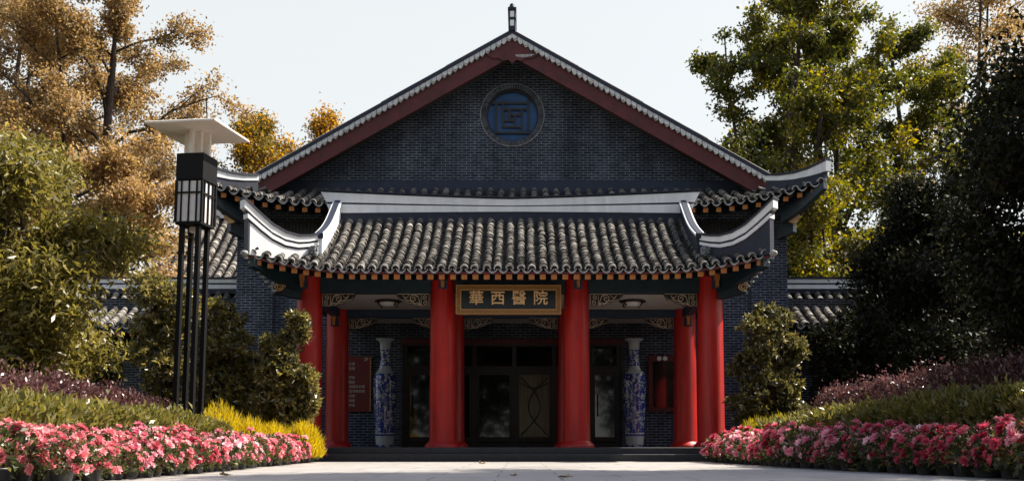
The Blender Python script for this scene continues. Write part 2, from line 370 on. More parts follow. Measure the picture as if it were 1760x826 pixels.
# ------------------------------------------------------------------ roof tile rows
rng = random.Random(7)
def resample(pts, step):
    pts = [Vector(p) for p in pts]; out = [pts[0]]; acc = 0; d = [0]
    for a, c in zip(pts, pts[1:]): d.append(d[-1] + (c-a).length)
    L = d[-1]; n = max(1, int(L/step)); 
    for k in range(1, n+1):
        s_ = L*k/n
        for i in range(len(pts)-1):
            if s_ <= d[i+1]+1e-9:
                out.append(pts[i].lerp(pts[i+1], (s_-d[i])/max(1e-9,d[i+1]-d[i]))); break
    return out
def barrel_row(mb, pts, rad, step, mi=0, endcap=None, jitter=.12, nseg=7):
    P = resample(pts, step)
    for i in range(len(P)-1):
        a, c = P[i], P[i+1]; t = (c-a).normalized(); side = t.cross(Vector((0,0,1))).normalized(); up = side.cross(t)
        r0 = rad*(1.06 + rng.uniform(-jitter,jitter)*.5); r1 = rad*.90; ov = min(step*.35, .05)
        sh = side*rng.uniform(-1,1)*rad*jitter + up*rng.uniform(-.2,1)*rad*jitter
        tilt = rng.uniform(-.012,.012)
        vs_ = []
        for q, r in ((a, r0*.80), (a, r0), (c + t*ov, r1)):
            for k in range(nseg+1):
                an = math.pi*(-.03 + 1.06*k/nseg)
                vs_.append(q + sh + side*math.cos(an)*r + up*(math.sin(an)*r) + t*tilt*math.cos(an)*2)
        fs = []
        for k in range(nseg):
            fs.append((k, k+1, nseg+1+k+1, nseg+1+k)); fs.append((nseg+1+k, nseg+1+k+1, 2*nseg+2+k+1, 2*nseg+2+k))
        mb.add(vs_, fs, mi, False)
    if endcap is not None:
        a, c = P[0], P[1]; t = (c-a).normalized(); side = t.cross(Vector((0,0,1))).normalized(); up = side.cross(t)
        vs_ = [a + t*.03] ; 
        for k in range(nseg+1):
            an = math.pi*(-.12 + 1.24*k/nseg); vs_.append(a + t*.03 + side*math.cos(an)*rad*.93 + up*math.sin(an)*rad*.93)
        mb.add(vs_, [(0,k+1,k+2) for k in range(nseg)], 1)
        vs_ = []
        for rr_, dd in ((.74,-.012),(1.10,-.012),(1.10,.03)):
            for k in range(nseg+1):
                an = math.pi*(-.10 + 1.20*k/nseg); vs_.append(a + t*dd + side*math.cos(an)*rad*rr_ + up*math.sin(an)*rad*rr_)
        w_ = nseg+1
        mb.add(vs_, [(r_*w_+k,r_*w_+k+1,(r_+1)*w_+k+1,(r_+1)*w_+k) for r_ in (0,1) for k in range(nseg)], endcap)
def pan_row(mb, pts, width, step, mi=0, drip=None):
    P = resample(pts, step); ns = 5; dep = width*.30
    for i in range(len(P)-1):
        a, c = P[i], P[i+1]; t = (c-a).normalized(); side = t.cross(Vector((0,0,1))).normalized(); up = side.cross(t)
        vs_ = []
        for q, dz in ((a, .012), (c + t*step*.2, -.012)):
            for k in range(ns+1):
                x = -1 + 2*k/ns; vs_.append(q + side*x*width/2 + up*(dz + dep*(x*x) - dep*.55))
        vs_ += [v - up*.022 for v in vs_[:ns+1]]
        fs = [(k,k+1,ns+1+k+1,ns+1+k) for k in range(ns)] + [(2*ns+2+k, 2*ns+3+k, k+1, k) for k in range(ns)]
        mb.add(vs_, fs, mi)
    if drip is not None:
        a, c = P[0], P[1]; t = (c-a).normalized(); side = t.cross(Vector((0,0,1))).normalized(); up = side.cross(t)
        vs_ = []
        for k in range(ns+1):
            x = -1 + 2*k/ns; p = a - t*.012 + side*x*width*.42 + up*(dep*x*x - dep*.55 + .01); vs_ += [p, p - Vector((0,0,.03+.012*(1-x*x)))]
        mb.add(vs_, [(2*k,2*k+1,2*k+3,2*k+2) for k in range(ns)], drip)

# ================================================================== THE HALL
hall = thing('brick_hall', 'grey brick hall with dark red gable boards and a red-columned tiled porch', 'building', (0, 27.5, 0))
def Hb(mb, name, mats, uv=False, parent=None, label=None):
    o = mb.build(name, mats, parent or hall, uv)
    if label: o['label'] = label
    return o

YW = 27.5; HW = 7.36; FLOOR = .275
# plinth with two black stone steps
b = MB(); b.bevbox(-6.0, 6.0, 20.45, YW, 0.0, FLOOR, .012); b.bevbox(-6.0, 6.0, 20.02, 20.448, 0.0, .145, .012)
Hb(b, 'stone_plinth', M['stone'])

# brick walls with the door opening
DO = 2.95; DZ = 3.12
b = MB()
b.box(-HW, -DO, YW, YW+.4, 0, 7.0); b.box(DO, HW, YW, YW+.4, 0, 7.0); b.box(-DO, DO, YW, YW+.4, DZ, 7.0)
b.box(-HW, -HW+.4, YW+.4, 42, 0, 7.0); b.box(HW-.4, HW, YW+.4, 42, 0, 7.0); b.box(-HW, HW, 42, 42.4, 0, 7.0)
b.box(-HW+.4, HW-.4, YW+.4, 42, 0.0, .29, 0)
for sx in (-1, 1):       # shallow brick pilaster strips at the corners
    b.box(min(sx*6.45, sx*7.42), max(sx*6.45, sx*7.42), YW-.12, YW, 0, 6.4)
Hb(b, 'brick_wall', M['brick'], True)

# ---- gable geometry
YB = 27.6; YG = 28.4
apex_z = AZ(53, YB); pe = at(432, 304, YB); XE = abs(pe.x); SL = (apex_z - pe.z) / XE
def roof_z(x): return apex_z - SL*abs(x)
PT = at(883, 197.5, YG); wr_glass = 46.5/F*YG; wr_ring = 55.5/F*YG
WX, WZ = 0.0, PT.z
g_apex = apex_z - .52; g_half = 6.9; g_bot = 7.0
def gable_outline(n_ang):
    tri = [(-g_half, g_bot), (g_half, g_bot), (g_half, g_apex - SL*g_half), (0, g_apex), (-g_half, g_apex - SL*g_half)]
    out = []
    for a in n_ang:
        dx, dz = math.cos(a), math.sin(a); best = 1e9
        for (x0,z0),(x1,z1) in zip(tri, tri[1:]+tri[:1]):
            ex, ez = x1-x0, z1-z0; den = dx*ez - dz*ex
            if abs(den) < 1e-9: continue
            t = ((x0-WX)*ez - (z0-WZ)*ex)/den; s_ = ((x0-WX)*dz - (z0-WZ)*dx)/den
            if t > 1e-6 and -1e-6 <= s_ <= 1+1e-6: best = min(best, t)
        out.append((WX+dx*best, WZ+dz*best))
    return out
ang = [2*math.pi*k/96 for k in range(96)]
for x, z in ((-g_half,g_bot),(g_half,g_bot),(0,g_apex),(g_half,g_apex-SL*g_half),(-g_half,g_apex-SL*g_half)):
    ang.append(math.atan2(z-WZ, x-WX) % (2*math.pi))
ang = sorted(set(round(a,6) for a in ang)); og = gable_outline(ang); n = len(ang)
b = MB()
b.add([(WX+wr_ring*math.cos(a), YG, WZ+wr_ring*math.sin(a)) for a in ang] + [(x, YG, z) for x,z in og], [(k, n+k, n+(k+1)%n, (k+1)%n) for k in range(n)])
Hb(b, 'gable_wall', M['brick'], True)
b = MB(); nb = 76
for k in range(nb):      # ring of soldier bricks
    a0 = 2*math.pi*(k+.07)/nb; a1 = 2*math.pi*(k+.93)/nb; vs_ = []
    for y in (YG-.035, YG+.25):
        for r, a in ((wr_glass,a0),(wr_ring-.01,a0),(wr_ring-.01,a1),(wr_glass,a1)): vs_.append((WX+r*math.cos(a), y, WZ+r*math.sin(a)))
    b.add(vs_, [(0,3,2,1)[::-1],(0,1,5,4),(1,2,6,5),(2,3,7,6),(3,0,4,7)])
Hb(b, 'window_brick_ring', M['soldier'])
b = MB()
nn = 96
for k in range(nn):
    a0 = 2*math.pi*k/nn; a1 = 2*math.pi*(k+1)/nn
    b.add([(WX+r*math.cos(a), y, WZ+r*math.sin(a)) for r,a,y in ((wr_glass-.002,a0,YG-.01),(wr_glass-.002,a1,YG-.01),(wr_ring+.012,a1,YG-.01),(wr_ring+.012,a0,YG-.01))], [(0,1,2,3)])
Hb(b, 'mortar_ring', M['lime'])
b = MB()
b.lathe([(wr_glass, 0), (wr_glass-.05, 0), (wr_glass-.05, .06), (wr_glass, .06)], (0,0,0), 64, caps=False)
b.v = [(WX+x, YG+.10+z, WZ+y) for x,y,z in b.v]
rw = Hb(b, 'round_window', M['muntin'])
b = MB(); b.add([(WX+wr_glass*math.cos(2*math.pi*k/64), YG+.19, WZ+wr_glass*math.sin(2*math.pi*k/64)) for k in range(64)], [tuple(range(63,-1,-1))])
Hb(b, 'glass_pane', M['glass_blue'], parent=rw)
b = MB(); ku = 1/2.4306/F*YG      # lattice in the zoomed crop's own units
def bar(x0,z0,x1,z1,w=.03):
    X0=WX+(min(x0,x1)-443)*ku-w; X1=WX+(max(x0,x1)-443)*ku+w; Z0=WZ-(max(z0,z1)-480)*ku-w; Z1=WZ-(min(z0,z1)-480)*ku+w
    j = rng.uniform(0,.008); b.box(X0,X1,YG+.12+j,YG+.15+j,Z0,Z1)
for q in ((373,420,373,550),(345,422,510,422),(510,400,510,535),(373,550,535,550),(403,420,403,525),(403,448,510,448),(483,448,483,550),(403,525,483,525),(430,473,483,473),(430,448,430,498),(403,498,455,498),(455,473,455,525)): bar(*q)
Hb(b, 'lattice', M['muntin'], parent=rw)
# plain painted band below the brickwork
b = MB(); b.box(-6.3, 6.3, YG-.10, YG-.002, AZ(345,YG), AZ(312,YG)); Hb(b, 'gable_band', M['band'])

# ---- gable roof, its tile edging, barge boards, pendant and ridge
b = MB()
for sx in (-1,1):
    vs_ = []
    for x in (0, XE):
        for y in (YB-.10, 41.8):
            for dz in (0, -.11): vs_.append((sx*x, y, roof_z(x)+dz))
    b.add(vs_, [(0,2,6,4),(1,5,7,3),(0,4,5,1),(2,3,7,6),(4,6,7,5)])
    for k in range(46):
        y = YB + .1 + k*.31
        barrel_row(b, [(sx*XE, y, roof_z(XE)), (0, y, roof_z(0))], .09, 2.0, 1, None, 0, 4)
Hb(b, 'gable_roof', [M['navy'], M['tile']])
b = MB()
for sx in (-1,1):
    L = math.hypot(XE, SL*XE); nt = int(L/.17); c_, s_ = 1/math.hypot(1,SL), SL/math.hypot(1,SL)
    for k in range(nt):
        x0 = XE*k/nt; x1 = XE*(k+.93)/nt; za, zb = roof_z(x0)-.112, roof_z(x1)-.112
        d0 = .10
        # small fronted tile with rounded lower edge
        vs_ = []
        for i in range(5):
            f = i/4; x = x0+(x1-x0)*f; z = za+(zb-za)*f; dp = d0 + .07*math.sin(math.pi*f)
            vs_ += [(sx*x, YB-.085, z), (sx*x, YB-.085, z-dp), (sx*x, YB+.02, z), (sx*x, YB+.02, z-dp)]
        fs = []
        for i in range(4):
            q=4*i; fs += [(q,q+4,q+5,q+1),(q+1,q+5,q+7,q+3)]
        b.add(vs_, fs, 0)
        xm = (x0+x1)/2; zm = (za+zb)/2
        if k % 2 == 0: b.lathe([(.05,0),(.05,.05)], (0,0,0), 8); b.v[-32:] = [(sx*xm+x, YB-.085-z, zm-.09+y) for x,y,z in b.v[-32:]]
    b.add([(0,YB-.03,roof_z(0)-.11),(sx*XE,YB-.03,roof_z(XE)-.11),(sx*XE,YB-.03,roof_z(XE)-.27),(0,YB-.03,roof_z(0)-.27)], [(0,1,2,3)], 1)
Hb(b, 'tile_edging', [simple('pale_edge_tile', (.56,.56,.56), .85, .35, 14), M['pan']])
for sx in (-1,1):
    b = MB(); o1, o2 = .255, .72
    b.prism([(sx*.0, roof_z(0)-o1),(sx*XE, roof_z(XE)-o1),(sx*(XE-.02), roof_z(XE)-o2+.02),(sx*.0, roof_z(0)-o2)], YB, YB+.09)
    Hb(b, 'barge_board', M['barge'])
b = MB(); q = [(838,95),(848,101),(857,100),(866,105),(875,103),(881,110),(888,103),(897,105),(906,100),(915,101),(925,95),(881,66)]
cxp = AX(881, 90, YB)
b.prism([(AX(x,y,YB-.03)-cxp, AZ(y,YB-.03)) for x,y in q], YB-.035, YB-.003)
pd = Hb(b, 'gable_pendant', M['barge'])
b = MB(); q = [(886,94),(921,93),(912,97),(900,99),(888,97)]
b.prism([(AX(x,y,YB-.04)-cxp, AZ(y,YB-.04)) for x,y in q], YB-.041, YB-.0365); Hb(b, 'bare_patch', M['lime'], parent=pd)
b = MB(); wz = .088
z0, z1 = AZ(52,YB), AZ(20,YB)
b.box(-wz, wz, YB-.14, 41.6, z0-.06, z1, 0); b.box(-wz-.03, wz+.03, YB-.17, 41.6, z1, z1+.05, 0)
b.lathe([(.10,0),(.10,.03),(.06,.07),(.07,.1),(.02,.14)], (0, YB-.08, z1+.05), 12, 0)
b.box(-.10,.10, YB-.15, 41.6, AZ(35.5,YB)-.02, AZ(35.5,YB)+.02, 0)
mr = Hb(b, 'main_ridge', M['navy'])
for ya, yb in ((23,33),(38,48)):
    b = MB(); b.box(-.055,.055,YB-.148,YB-.141,AZ(yb,YB),AZ(ya,YB)); Hb(b, 'end_panel', M['white'], parent=mr)
    b = MB()
    for sx in (-1,1): b.box(sx*wz-.006 if sx<0 else wz+.001, -wz-.001 if sx<0 else wz+.006, YB-.12, 41.5, AZ(yb,YB), AZ(ya,YB))
    Hb(b, 'side_band', M['white'], parent=mr)

# ---- skirt roof under the gable
SX, SYc = 8.10, 25.9                        # corner
SY0, SZ0 = 26.45, AZ(350, 26.45); SZ1 = AZ(331, YG)+.05; LIFT2 = AZ(309, 25.9) - SZ0
def s_l(x): s_ = max(0, (abs(x)-4.9)/(SX-4.9)); return s_*s_
def sk_z(x, y):
    ye = SY0 - (SY0-SYc)*s_l(x); ze = SZ0 + LIFT2*s_l(x); t = max(0,(y-ye)/(YG-ye)); return ze + (SZ1-ze)*(.7*t+.3*t*t)
b = MB(); nrow = 53
for i in range(nrow):
    x = -SX + 2*SX*(i+.5)/nrow; ye = SY0-(SY0-SYc)*s_l(x); yt = min(YG-.1, SYc+(SX-abs(x)))
    if yt < ye+.15: yt = ye+.15
    pts = [(x, ye+(yt-ye)*k/8, sk_z(x, ye+(yt-ye)*k/8)+.03) for k in range(9)]
    barrel_row(b, pts, .085, .10, 0, 2)
    xp = x + SX/nrow; 
    if i < nrow-1:
        ye = SY0-(SY0-SYc)*s_l(xp); yt = max(ye+.15, min(YG-.1, SYc+(SX-abs(xp))))
        pan_row(b, [(xp, ye+(yt-ye)*k/8, sk_z(xp, ye+(yt-ye)*k/8)) for k in range(9)], 2*SX/nrow, .16, 1, 2)
def side_sk(x, y):       # side slope
    s2 = max(0,(29.1-y)/(29.1-SYc)); l2 = s2*s2; xe = SX - (.15)*(1-l2); ze = SZ0 + LIFT2*l2
    t = max(0,(xe-abs(x)))/1.95; return ze + (SZ1-ze)*(.7*t+.3*t*t)
for sx in (-1,1):
    for k in range(50):
        y = SYc + .15 + k*.32
        xi = max(6.6, SX-(y-SYc)); s2 = max(0,(29.1-y)/(29.1-SYc)); xe = SX-.15*(1-s2*s2)
        if xe-xi < .15: xi = xe-.15
        pts = [(sx*(xe+(xi-xe)*j/5), y, side_sk(xe+(xi-xe)*j/5, y)+.03) for j in range(6)]
        barrel_row(b, pts, .085, .22, 0, 2)
        pan_row(b, [(p[0], y+.16, p[2]-.03) for p in pts], .32, .3, 1, 2)
Hb(b, 'eave_roof', [M['tile'], M['pan'], M['lime']])
# soffit and fascia of the skirt
b = MB(); xs = [-SX + 2*SX*k/40 for k in range(41)]; vs_ = []
for x in xs:
    ye = SY0-(SY0-SYc)*s_l(x)+.03; ze = SZ0+LIFT2*s_l(x)-.07
    vs_ += [(x*.997, ye, ze), (max(-7.3,min(7.3,x)), YW+.1, ze+.18*(1-s_l(x)) - .0)]
b.add(vs_, [(2*k,2*k+1,2*k+3,2*k+2)[::-1] for k in range(40)], 0)
for sx in (-1,1):
    ys = [SYc+.05+(41-SYc)*(k/24)**1.6 for k in range(25)]; vs_ = []
    for y in ys:
        s2 = max(0,(29.1-y)/(29.1-SYc)); l2=s2*s2; vs_ += [(sx*(SX-.15*(1-l2)-.04), y, SZ0+LIFT2*l2-.07), (sx*7.3, max(y,YW), SZ0+LIFT2*l2+.1)]
    b.add(vs_, [(2*k,2*k+1,2*k+3,2*k+2) for k in range(24)], 1)
Hb(b, 'eave_soffit', [M['teal'], M['redwood']])
def rafter_mesh(name, w, h, ln):
    r = MB(); r.box(-w/2,w/2,.0,ln,-h,0,0); r.m[2] = 1
    me = r.build(name, [M['teal'], M['orange']]); d = me.data; bpy.data.objects.remove(me); return d
rm = rafter_mesh('rafter', .13, .12, .9)
def put_rafter(name, mesh, x, y, z, rz=0):
    o = bpy.data.objects.new(name, mesh); COL.objects.link(o); o.parent = hall; o.location = Vector((x,y,z)) - Vector(hall.location); o.rotation_euler = (R(8),0,rz)
for i in range(47):
    x = -7.8 + 15.6*i/46
    l_ = s_l(x); put_rafter('eave_rafter', rm, x, SY0-(SY0-SYc)*l_+.10, SZ0+LIFT2*l_-.085, -R(14)*l_*(1 if x>0 else -1))
# corner timbers under the skirt and white upturned hip ridges
for sx in (-1,1):
    b = MB(); b.ribbon([(sx*7.2,26.9),(sx*7.6,26.42),(sx*8.06,25.95)], [6.2,6.45,SZ0+LIFT2-.22], [6.65,6.8,SZ0+LIFT2-.06], .2)
    b.ribbon([(sx*7.2,27.4),(sx*7.55,27.05)], [5.85,6.0],[6.2,6.25], .18)
    Hb(b, 'corner_beam', M['teal'])
    b = MB(); b.lathe([(.17,-.05),(.17,.05)], (0,0,0), 16); P0 = at(1363 if sx>0 else 397, 373, 26.9); b.v = [(P0.x+x, 26.9+z, P0.z+y) for x,y,z in b.v]; Hb(b, 'carved_beam_end', M['gold'])
    hp = [(1322,303,311),(1345,303,311),(1370,299.5,309),(1395,292,304),(1415,283,298.5),(1428,276.5,294)]
    path, lo, hi, base = [], [], [], []
    for k, (px, yt, yb) in enumerate(hp):
        f = k/(len(hp)-1); Y = 27.25+(25.88-27.25)*f; path.append((sx*AX(px-4,yt,Y), Y)); lo.append(AZ(yb,Y)); hi.append(AZ(yt,Y)); base.append(min(AZ(yb,Y)-.04, sk_z(min(SX,abs(path[-1][0])), Y)-.02))
    b = MB(); b.ribbon(path, lo, hi, .17, 0); b.ribbon(path[:-1]+[((path[-1][0]*.6+path[-2][0]*.4), path[-1][1]*.6+path[-2][1]*.4)], base, [z-.002 for z in lo], .13, 1)
    b.ribbon(path, [z+.002 for z in hi], [z+.06 for z in hi], .23, 1)
    Hb(b, 'hip_ridge', [M['white'], M['navy']], label='white upturned corner ridge of the upper eave')
# upper windows under the skirt
for sx in (-1,1):
    x0 = 4.75; b = MB(); Wm = (min(sx*x0,sx*6.25), max(sx*x0,sx*6.25))
    for xa,xb,za,zb in ((Wm[0],Wm[0]+.07,5.5,6.4),(Wm[1]-.07,Wm[1],5.5,6.4),(Wm[0]+.07,Wm[1]-.07,5.5,5.57),(Wm[0]+.07,Wm[1]-.07,6.33,6.4)): b.box(xa,xb,YW-.05,YW-.002,za,zb)
    for k in range(1,14): x = Wm[0]+.07+(Wm[1]-Wm[0]-.14)*k/14; b.box(x-.012,x+.012,YW-.04,YW-.012,5.57,6.33)
    w_ = Hb(b, 'upper_window', M['darkwood']); b = MB(); b.box(Wm[0]+.07,Wm[1]-.07,YW-.010,YW-.003,5.57,6.33); Hb(b, 'glass_pane', M['muntin'], parent=w_)

# ================================================================== porch (parts of the hall)
YC, YR_ = 21.5, 24.85; BX = [-4.23,-1.41,1.41,4.23]; CR = .275
def column(x, y, ztop):
    b = MB(); n_ = 8; prof = [(CR*1.02, .12)] + [(CR*(1.02-.07*k/n_), .12+(ztop-FLOOR-.12)*k/n_) for k in range(1,n_+1)]
    b.lathe(prof, (x,y,FLOOR), 40); c = Hb(b, 'red_column', M['red'])
    b = MB(); b.lathe([(CR*1.36,0),(CR*1.36,.02),(CR*1.30,.06),(CR*1.12,.10),(CR*1.03,.135)], (x,y,FLOOR+.001), 40); Hb(b, 'column_base', M['red'], parent=c)
for x in BX: column(x, YC, 3.95)
for x in BX: column(x, YR_, 3.66)
ZB0, ZB1 = AZ(503, YC-.12), 3.93
ZC = AZ(531.5, YR_-.1)
b = MB()
for xa, xb in zip(BX, BX[1:]): b.bevbox(xa+CR*.9, xb-CR*.9, YC-.13, YC+.13, ZB0, ZB1, .012)
for sx in (-1,1): b.bevbox(min(sx*4.23,sx*5.0) if 0 else sx*4.23+(CR*.9 if sx>0 else -.75), sx*4.23+(.75 if sx>0 else -CR*.9), YC-.11, YC+.11, ZB0+.05, ZB1-.01, .012)
Hb(b, 'front_beam', M['teal'])
b = MB()
for xa, xb in zip(BX, BX[1:]): b.bevbox(xa+CR*.88, xb-CR*.88, YR_-.11, YR_+.11, AZ(545.5,YR_-.11), ZC-.002, .012)
Hb(b, 'rear_beam', M['blueteal'])
for x in BX:
    for ya, yb in ((YC+CR*.9, YR_-CR*.9), (YR_+CR*.9, YW-.01)):
        b = MB(); b.bevbox(x-.10, x+.10, ya, yb, ZB0-.10, ZC-.004, .012); Hb(b, 'side_beam', M['blueteal'])
b = MB(); b.box(-4.4, 4.4, YC+.14, YW-.004, ZC, ZC+.05); Hb(b, 'porch_ceiling', M['ceil'])

# porch roof
LX, EW, PYE, PYC = 3.92, 5.14, 20.3, 19.93
PZE = AZ(463, PYE); PZC = AZ(434, PYC); PYR = 23.2; PZR = AZ(381, PYR)+.03
def p_l(x): s_ = max(0,(abs(x)-2.9)/(EW-2.9)); return s_*s_
def p_ye(x): return PYE-(PYE-PYC)*p_l(x)
def p_ze(x): return PZE+(PZC-PZE)*p_l(x)
def pz(x, y):
    t = max(0,(y-p_ye(x))/(PYR-p_ye(x))); return p_ze(x)+(PZR-p_ze(x))*(.70*t+.30*t*t)
b = MB(); nrow = 45; sp = 2*EW/nrow
for i in range(nrow):
    x = -EW+sp*(i+.5)+rng.uniform(-.014,.014); ye = p_ye(x); yt = PYR if abs(x) < LX else max(ye+.16, PYC+.05+(EW-abs(x)))
    pts = [(x, ye+(yt-ye)*k/12, pz(x, ye+(yt-ye)*k/12)+.025) for k in range(13)]
    barrel_row(b, pts, .074, .056, 0, 2, .2)
    if i < nrow-1:
        x += sp/2; ye = p_ye(x); yt = PYR if abs(x) < LX else max(ye+.16, PYC+.05+(EW-abs(x)))
        pan_row(b, [(x, ye+(yt-ye)*k/12, pz(x, ye+(yt-ye)*k/12)-.01) for k in range(13)], sp, .12, 1, 2)
PYB = 26.15
def side_p(x, y):
    l2 = max(0,(22.2-y)/(22.2-PYC))**2; xe = EW-.12*(1-l2); ze = PZE+(PZC-PZE)*l2
    t = max(0,(xe-abs(x)))/(PYR-PYE); return xe, ze+(PZR-ze)*(.70*t+.30*t*t)
for sx in (-1,1):
    for k in range(29):
        y = PYC+.12+k*.235
        if y > YW-.1: break
        xe = side_p(EW, y)[0]; xi = max(LX, EW-(y-PYC)); xi = min(xi, xe-.16)
        pts = [(sx*(xe+(xi-xe)*j/6), y, side_p(xe+(xi-xe)*j/6, y)[1]+.025) for j in range(7)]
        barrel_row(b, pts, .079, .09, 0, 2, .16); pan_row(b, [(p[0], y+.117, p[2]-.035) for p in pts], .235, .15, 1, 2)
for i in range(34):      # back slope down to the hall wall
    x = -LX+.1+(2*LX-.2)*i/33
    pts = [(x, PYR+(YW-.15-PYR)*(1-k/6), pz(x, PYR-(YW-.15-PYR)*.62*(1-k/6))) for k in range(7)]
    barrel_row(b, pts, .079, .3, 0, None); 
vs_ = []
for k in range(7): 
    y = PYR+(YW-PYR)*k/6; z = pz(0, PYR-(YW-PYR)*.62*k/6)-.03; vs_ += [(-LX,y,z),(LX,y,z)]
b.add(vs_, [(2*k,2*k+1,2*k+3,2*k+2) for k in range(6)], 1)
Hb(b, 'porch_roof', [M['tile'], M['pan'], M['lime']])
# little gable infill panels at both ends of the porch roof
b = MB()
for sx in (-1,1):
    pts = [(PYC+1.4, pz(LX,PYC+1.4)-.02)] + [(21.4+.45*k, pz(0, 21.4+.45*k)-.02) for k in range(5)] + [(PYR+(YW-PYR)*k/4, pz(0, PYR-(YW-PYR)*.62*k/4)-.04) for k in range(5)] + [(YW-.01, 4.2),(PYC+1.4,4.0)]
    n_ = len(pts); x0 = sx*LX
    b.add([(x0, y, z) for y,z in pts]+[(x0-sx*.08,y,z) for y,z in pts], [tuple(range(n_)), tuple(range(2*n_-1,n_-1,-1))])
Hb(b, 'porch_gable_panel', M['band'])
# soffit, eaves board, rafters
b = MB(); vs_ = []
xs = [-EW+2*EW*k/50 for k in range(51)]
for x in xs:
    vs_ += [(x*.995, p_ye(x)+.03, p_ze(x)-.075), (x*.97, YC+.02, ZB1+.0+.10*p_l(x))]
b.add(vs_, [(2*k,2*k+2,2*k+3,2*k+1) for k in range(50)], 0)
for sx in (-1,1):
    vs_ = []
    for k in range(21):
        y = PYC+.03+(YW-.02-PYC)*k/20; xe, ze = side_p(EW, y); vs_ += [(sx*(xe-.03), y, p_ze(EW)*0+ze-.075), (sx*4.2, max(y,YC-.05), ZB1)]
    b.add(vs_, [(2*k,2*k+1,2*k+3,2*k+2) for k in range(20)], 0)
Hb(b, 'porch_soffit', M['teal'])
b = MB()
for xa, xb in zip(xs, xs[1:]):
    b.add([(xa,p_ye(xa)+.012,p_ze(xa)-.035),(xb,p_ye(xb)+.012,p_ze(xb)-.035),(xb,p_ye(xb)+.012,p_ze(xb)-.085),(xa,p_ye(xa)+.012,p_ze(xa)-.085),
           (xa,p_ye(xa)+.05,p_ze(xa)-.085),(xb,p_ye(xb)+.05,p_ze(xb)-.085)], [(0,3,2,1),(3,4,5,2)])
Hb(b, 'eaves_board', M['barge'])
rp = rafter_mesh('porch_rafter', .115, .10, .9)
for i in range(45):
    x = -4.95+9.9*i/44; l_ = p_l(x)
    put_rafter('porch_rafter', rp, x, p_ye(x)+.055, p_ze(x)-.087, -R(20)*l_*(1 if x>0 else -1))

# porch main ridge: two white bands with dark lines, bowed
def yb_(x, yc, ye_): return yc+(ye_-yc)*min(1,abs(x)/4.3)**1.25
def zz(py): return AZ(py, PYR)
def ridge_band(mb, half_lo, half_hi, c_lo, e_lo, c_hi, e_hi, th, mi):
    N = 40; vs_ = []
    for k in range(N+1):
        u = -1+2*k/N; xl, xh = u*half_lo, u*half_hi
        zl = zz(yb_(xl,c_lo,e_lo)); zh = zz(yb_(xh,c_hi,e_hi))
        vs_ += [(xl,PYR-th/2,zl),(xh,PYR-th/2,zh),(xh,PYR+th/2,zh),(xl,PYR+th/2,zl)]
    fs = []
    for k in range(N):
        for j in range(4): a=4*k+j; c=4*k+(j+1)%4; fs.append((a,a+4,c+4,c))
    fs += [(0,1,2,3),(4*N+3,4*N+2,4*N+1,4*N)]
    mb.add(vs_, fs, mi)
b = MB()
ridge_band(b, 4.00, 4.04, 398, 398, 366.2, 368.8, .26, 1)
ridge_band(b, 4.10, 4.19, 366, 368.5, 357.5, 352.8, .30, 0)
ridge_band(b, 4.15, 4.19, 357.3, 352.6, 355.8, 349.3, .22, 1)
ridge_band(b, 4.20, 4.32, 355.6, 349, 345, 332.5, .30, 0)
ridge_band(b, 4.25, 4.31, 344.8, 332.3, 343.6, 330.8, .24, 1)
ridge_band(b, 4.35, 4.37, 343.4, 330.6, 341.3, 328, .36, 1)
Hb(b, 'porch_ridge', [M['white'], M['navy']], label='long white bowed ridge of the porch roof')
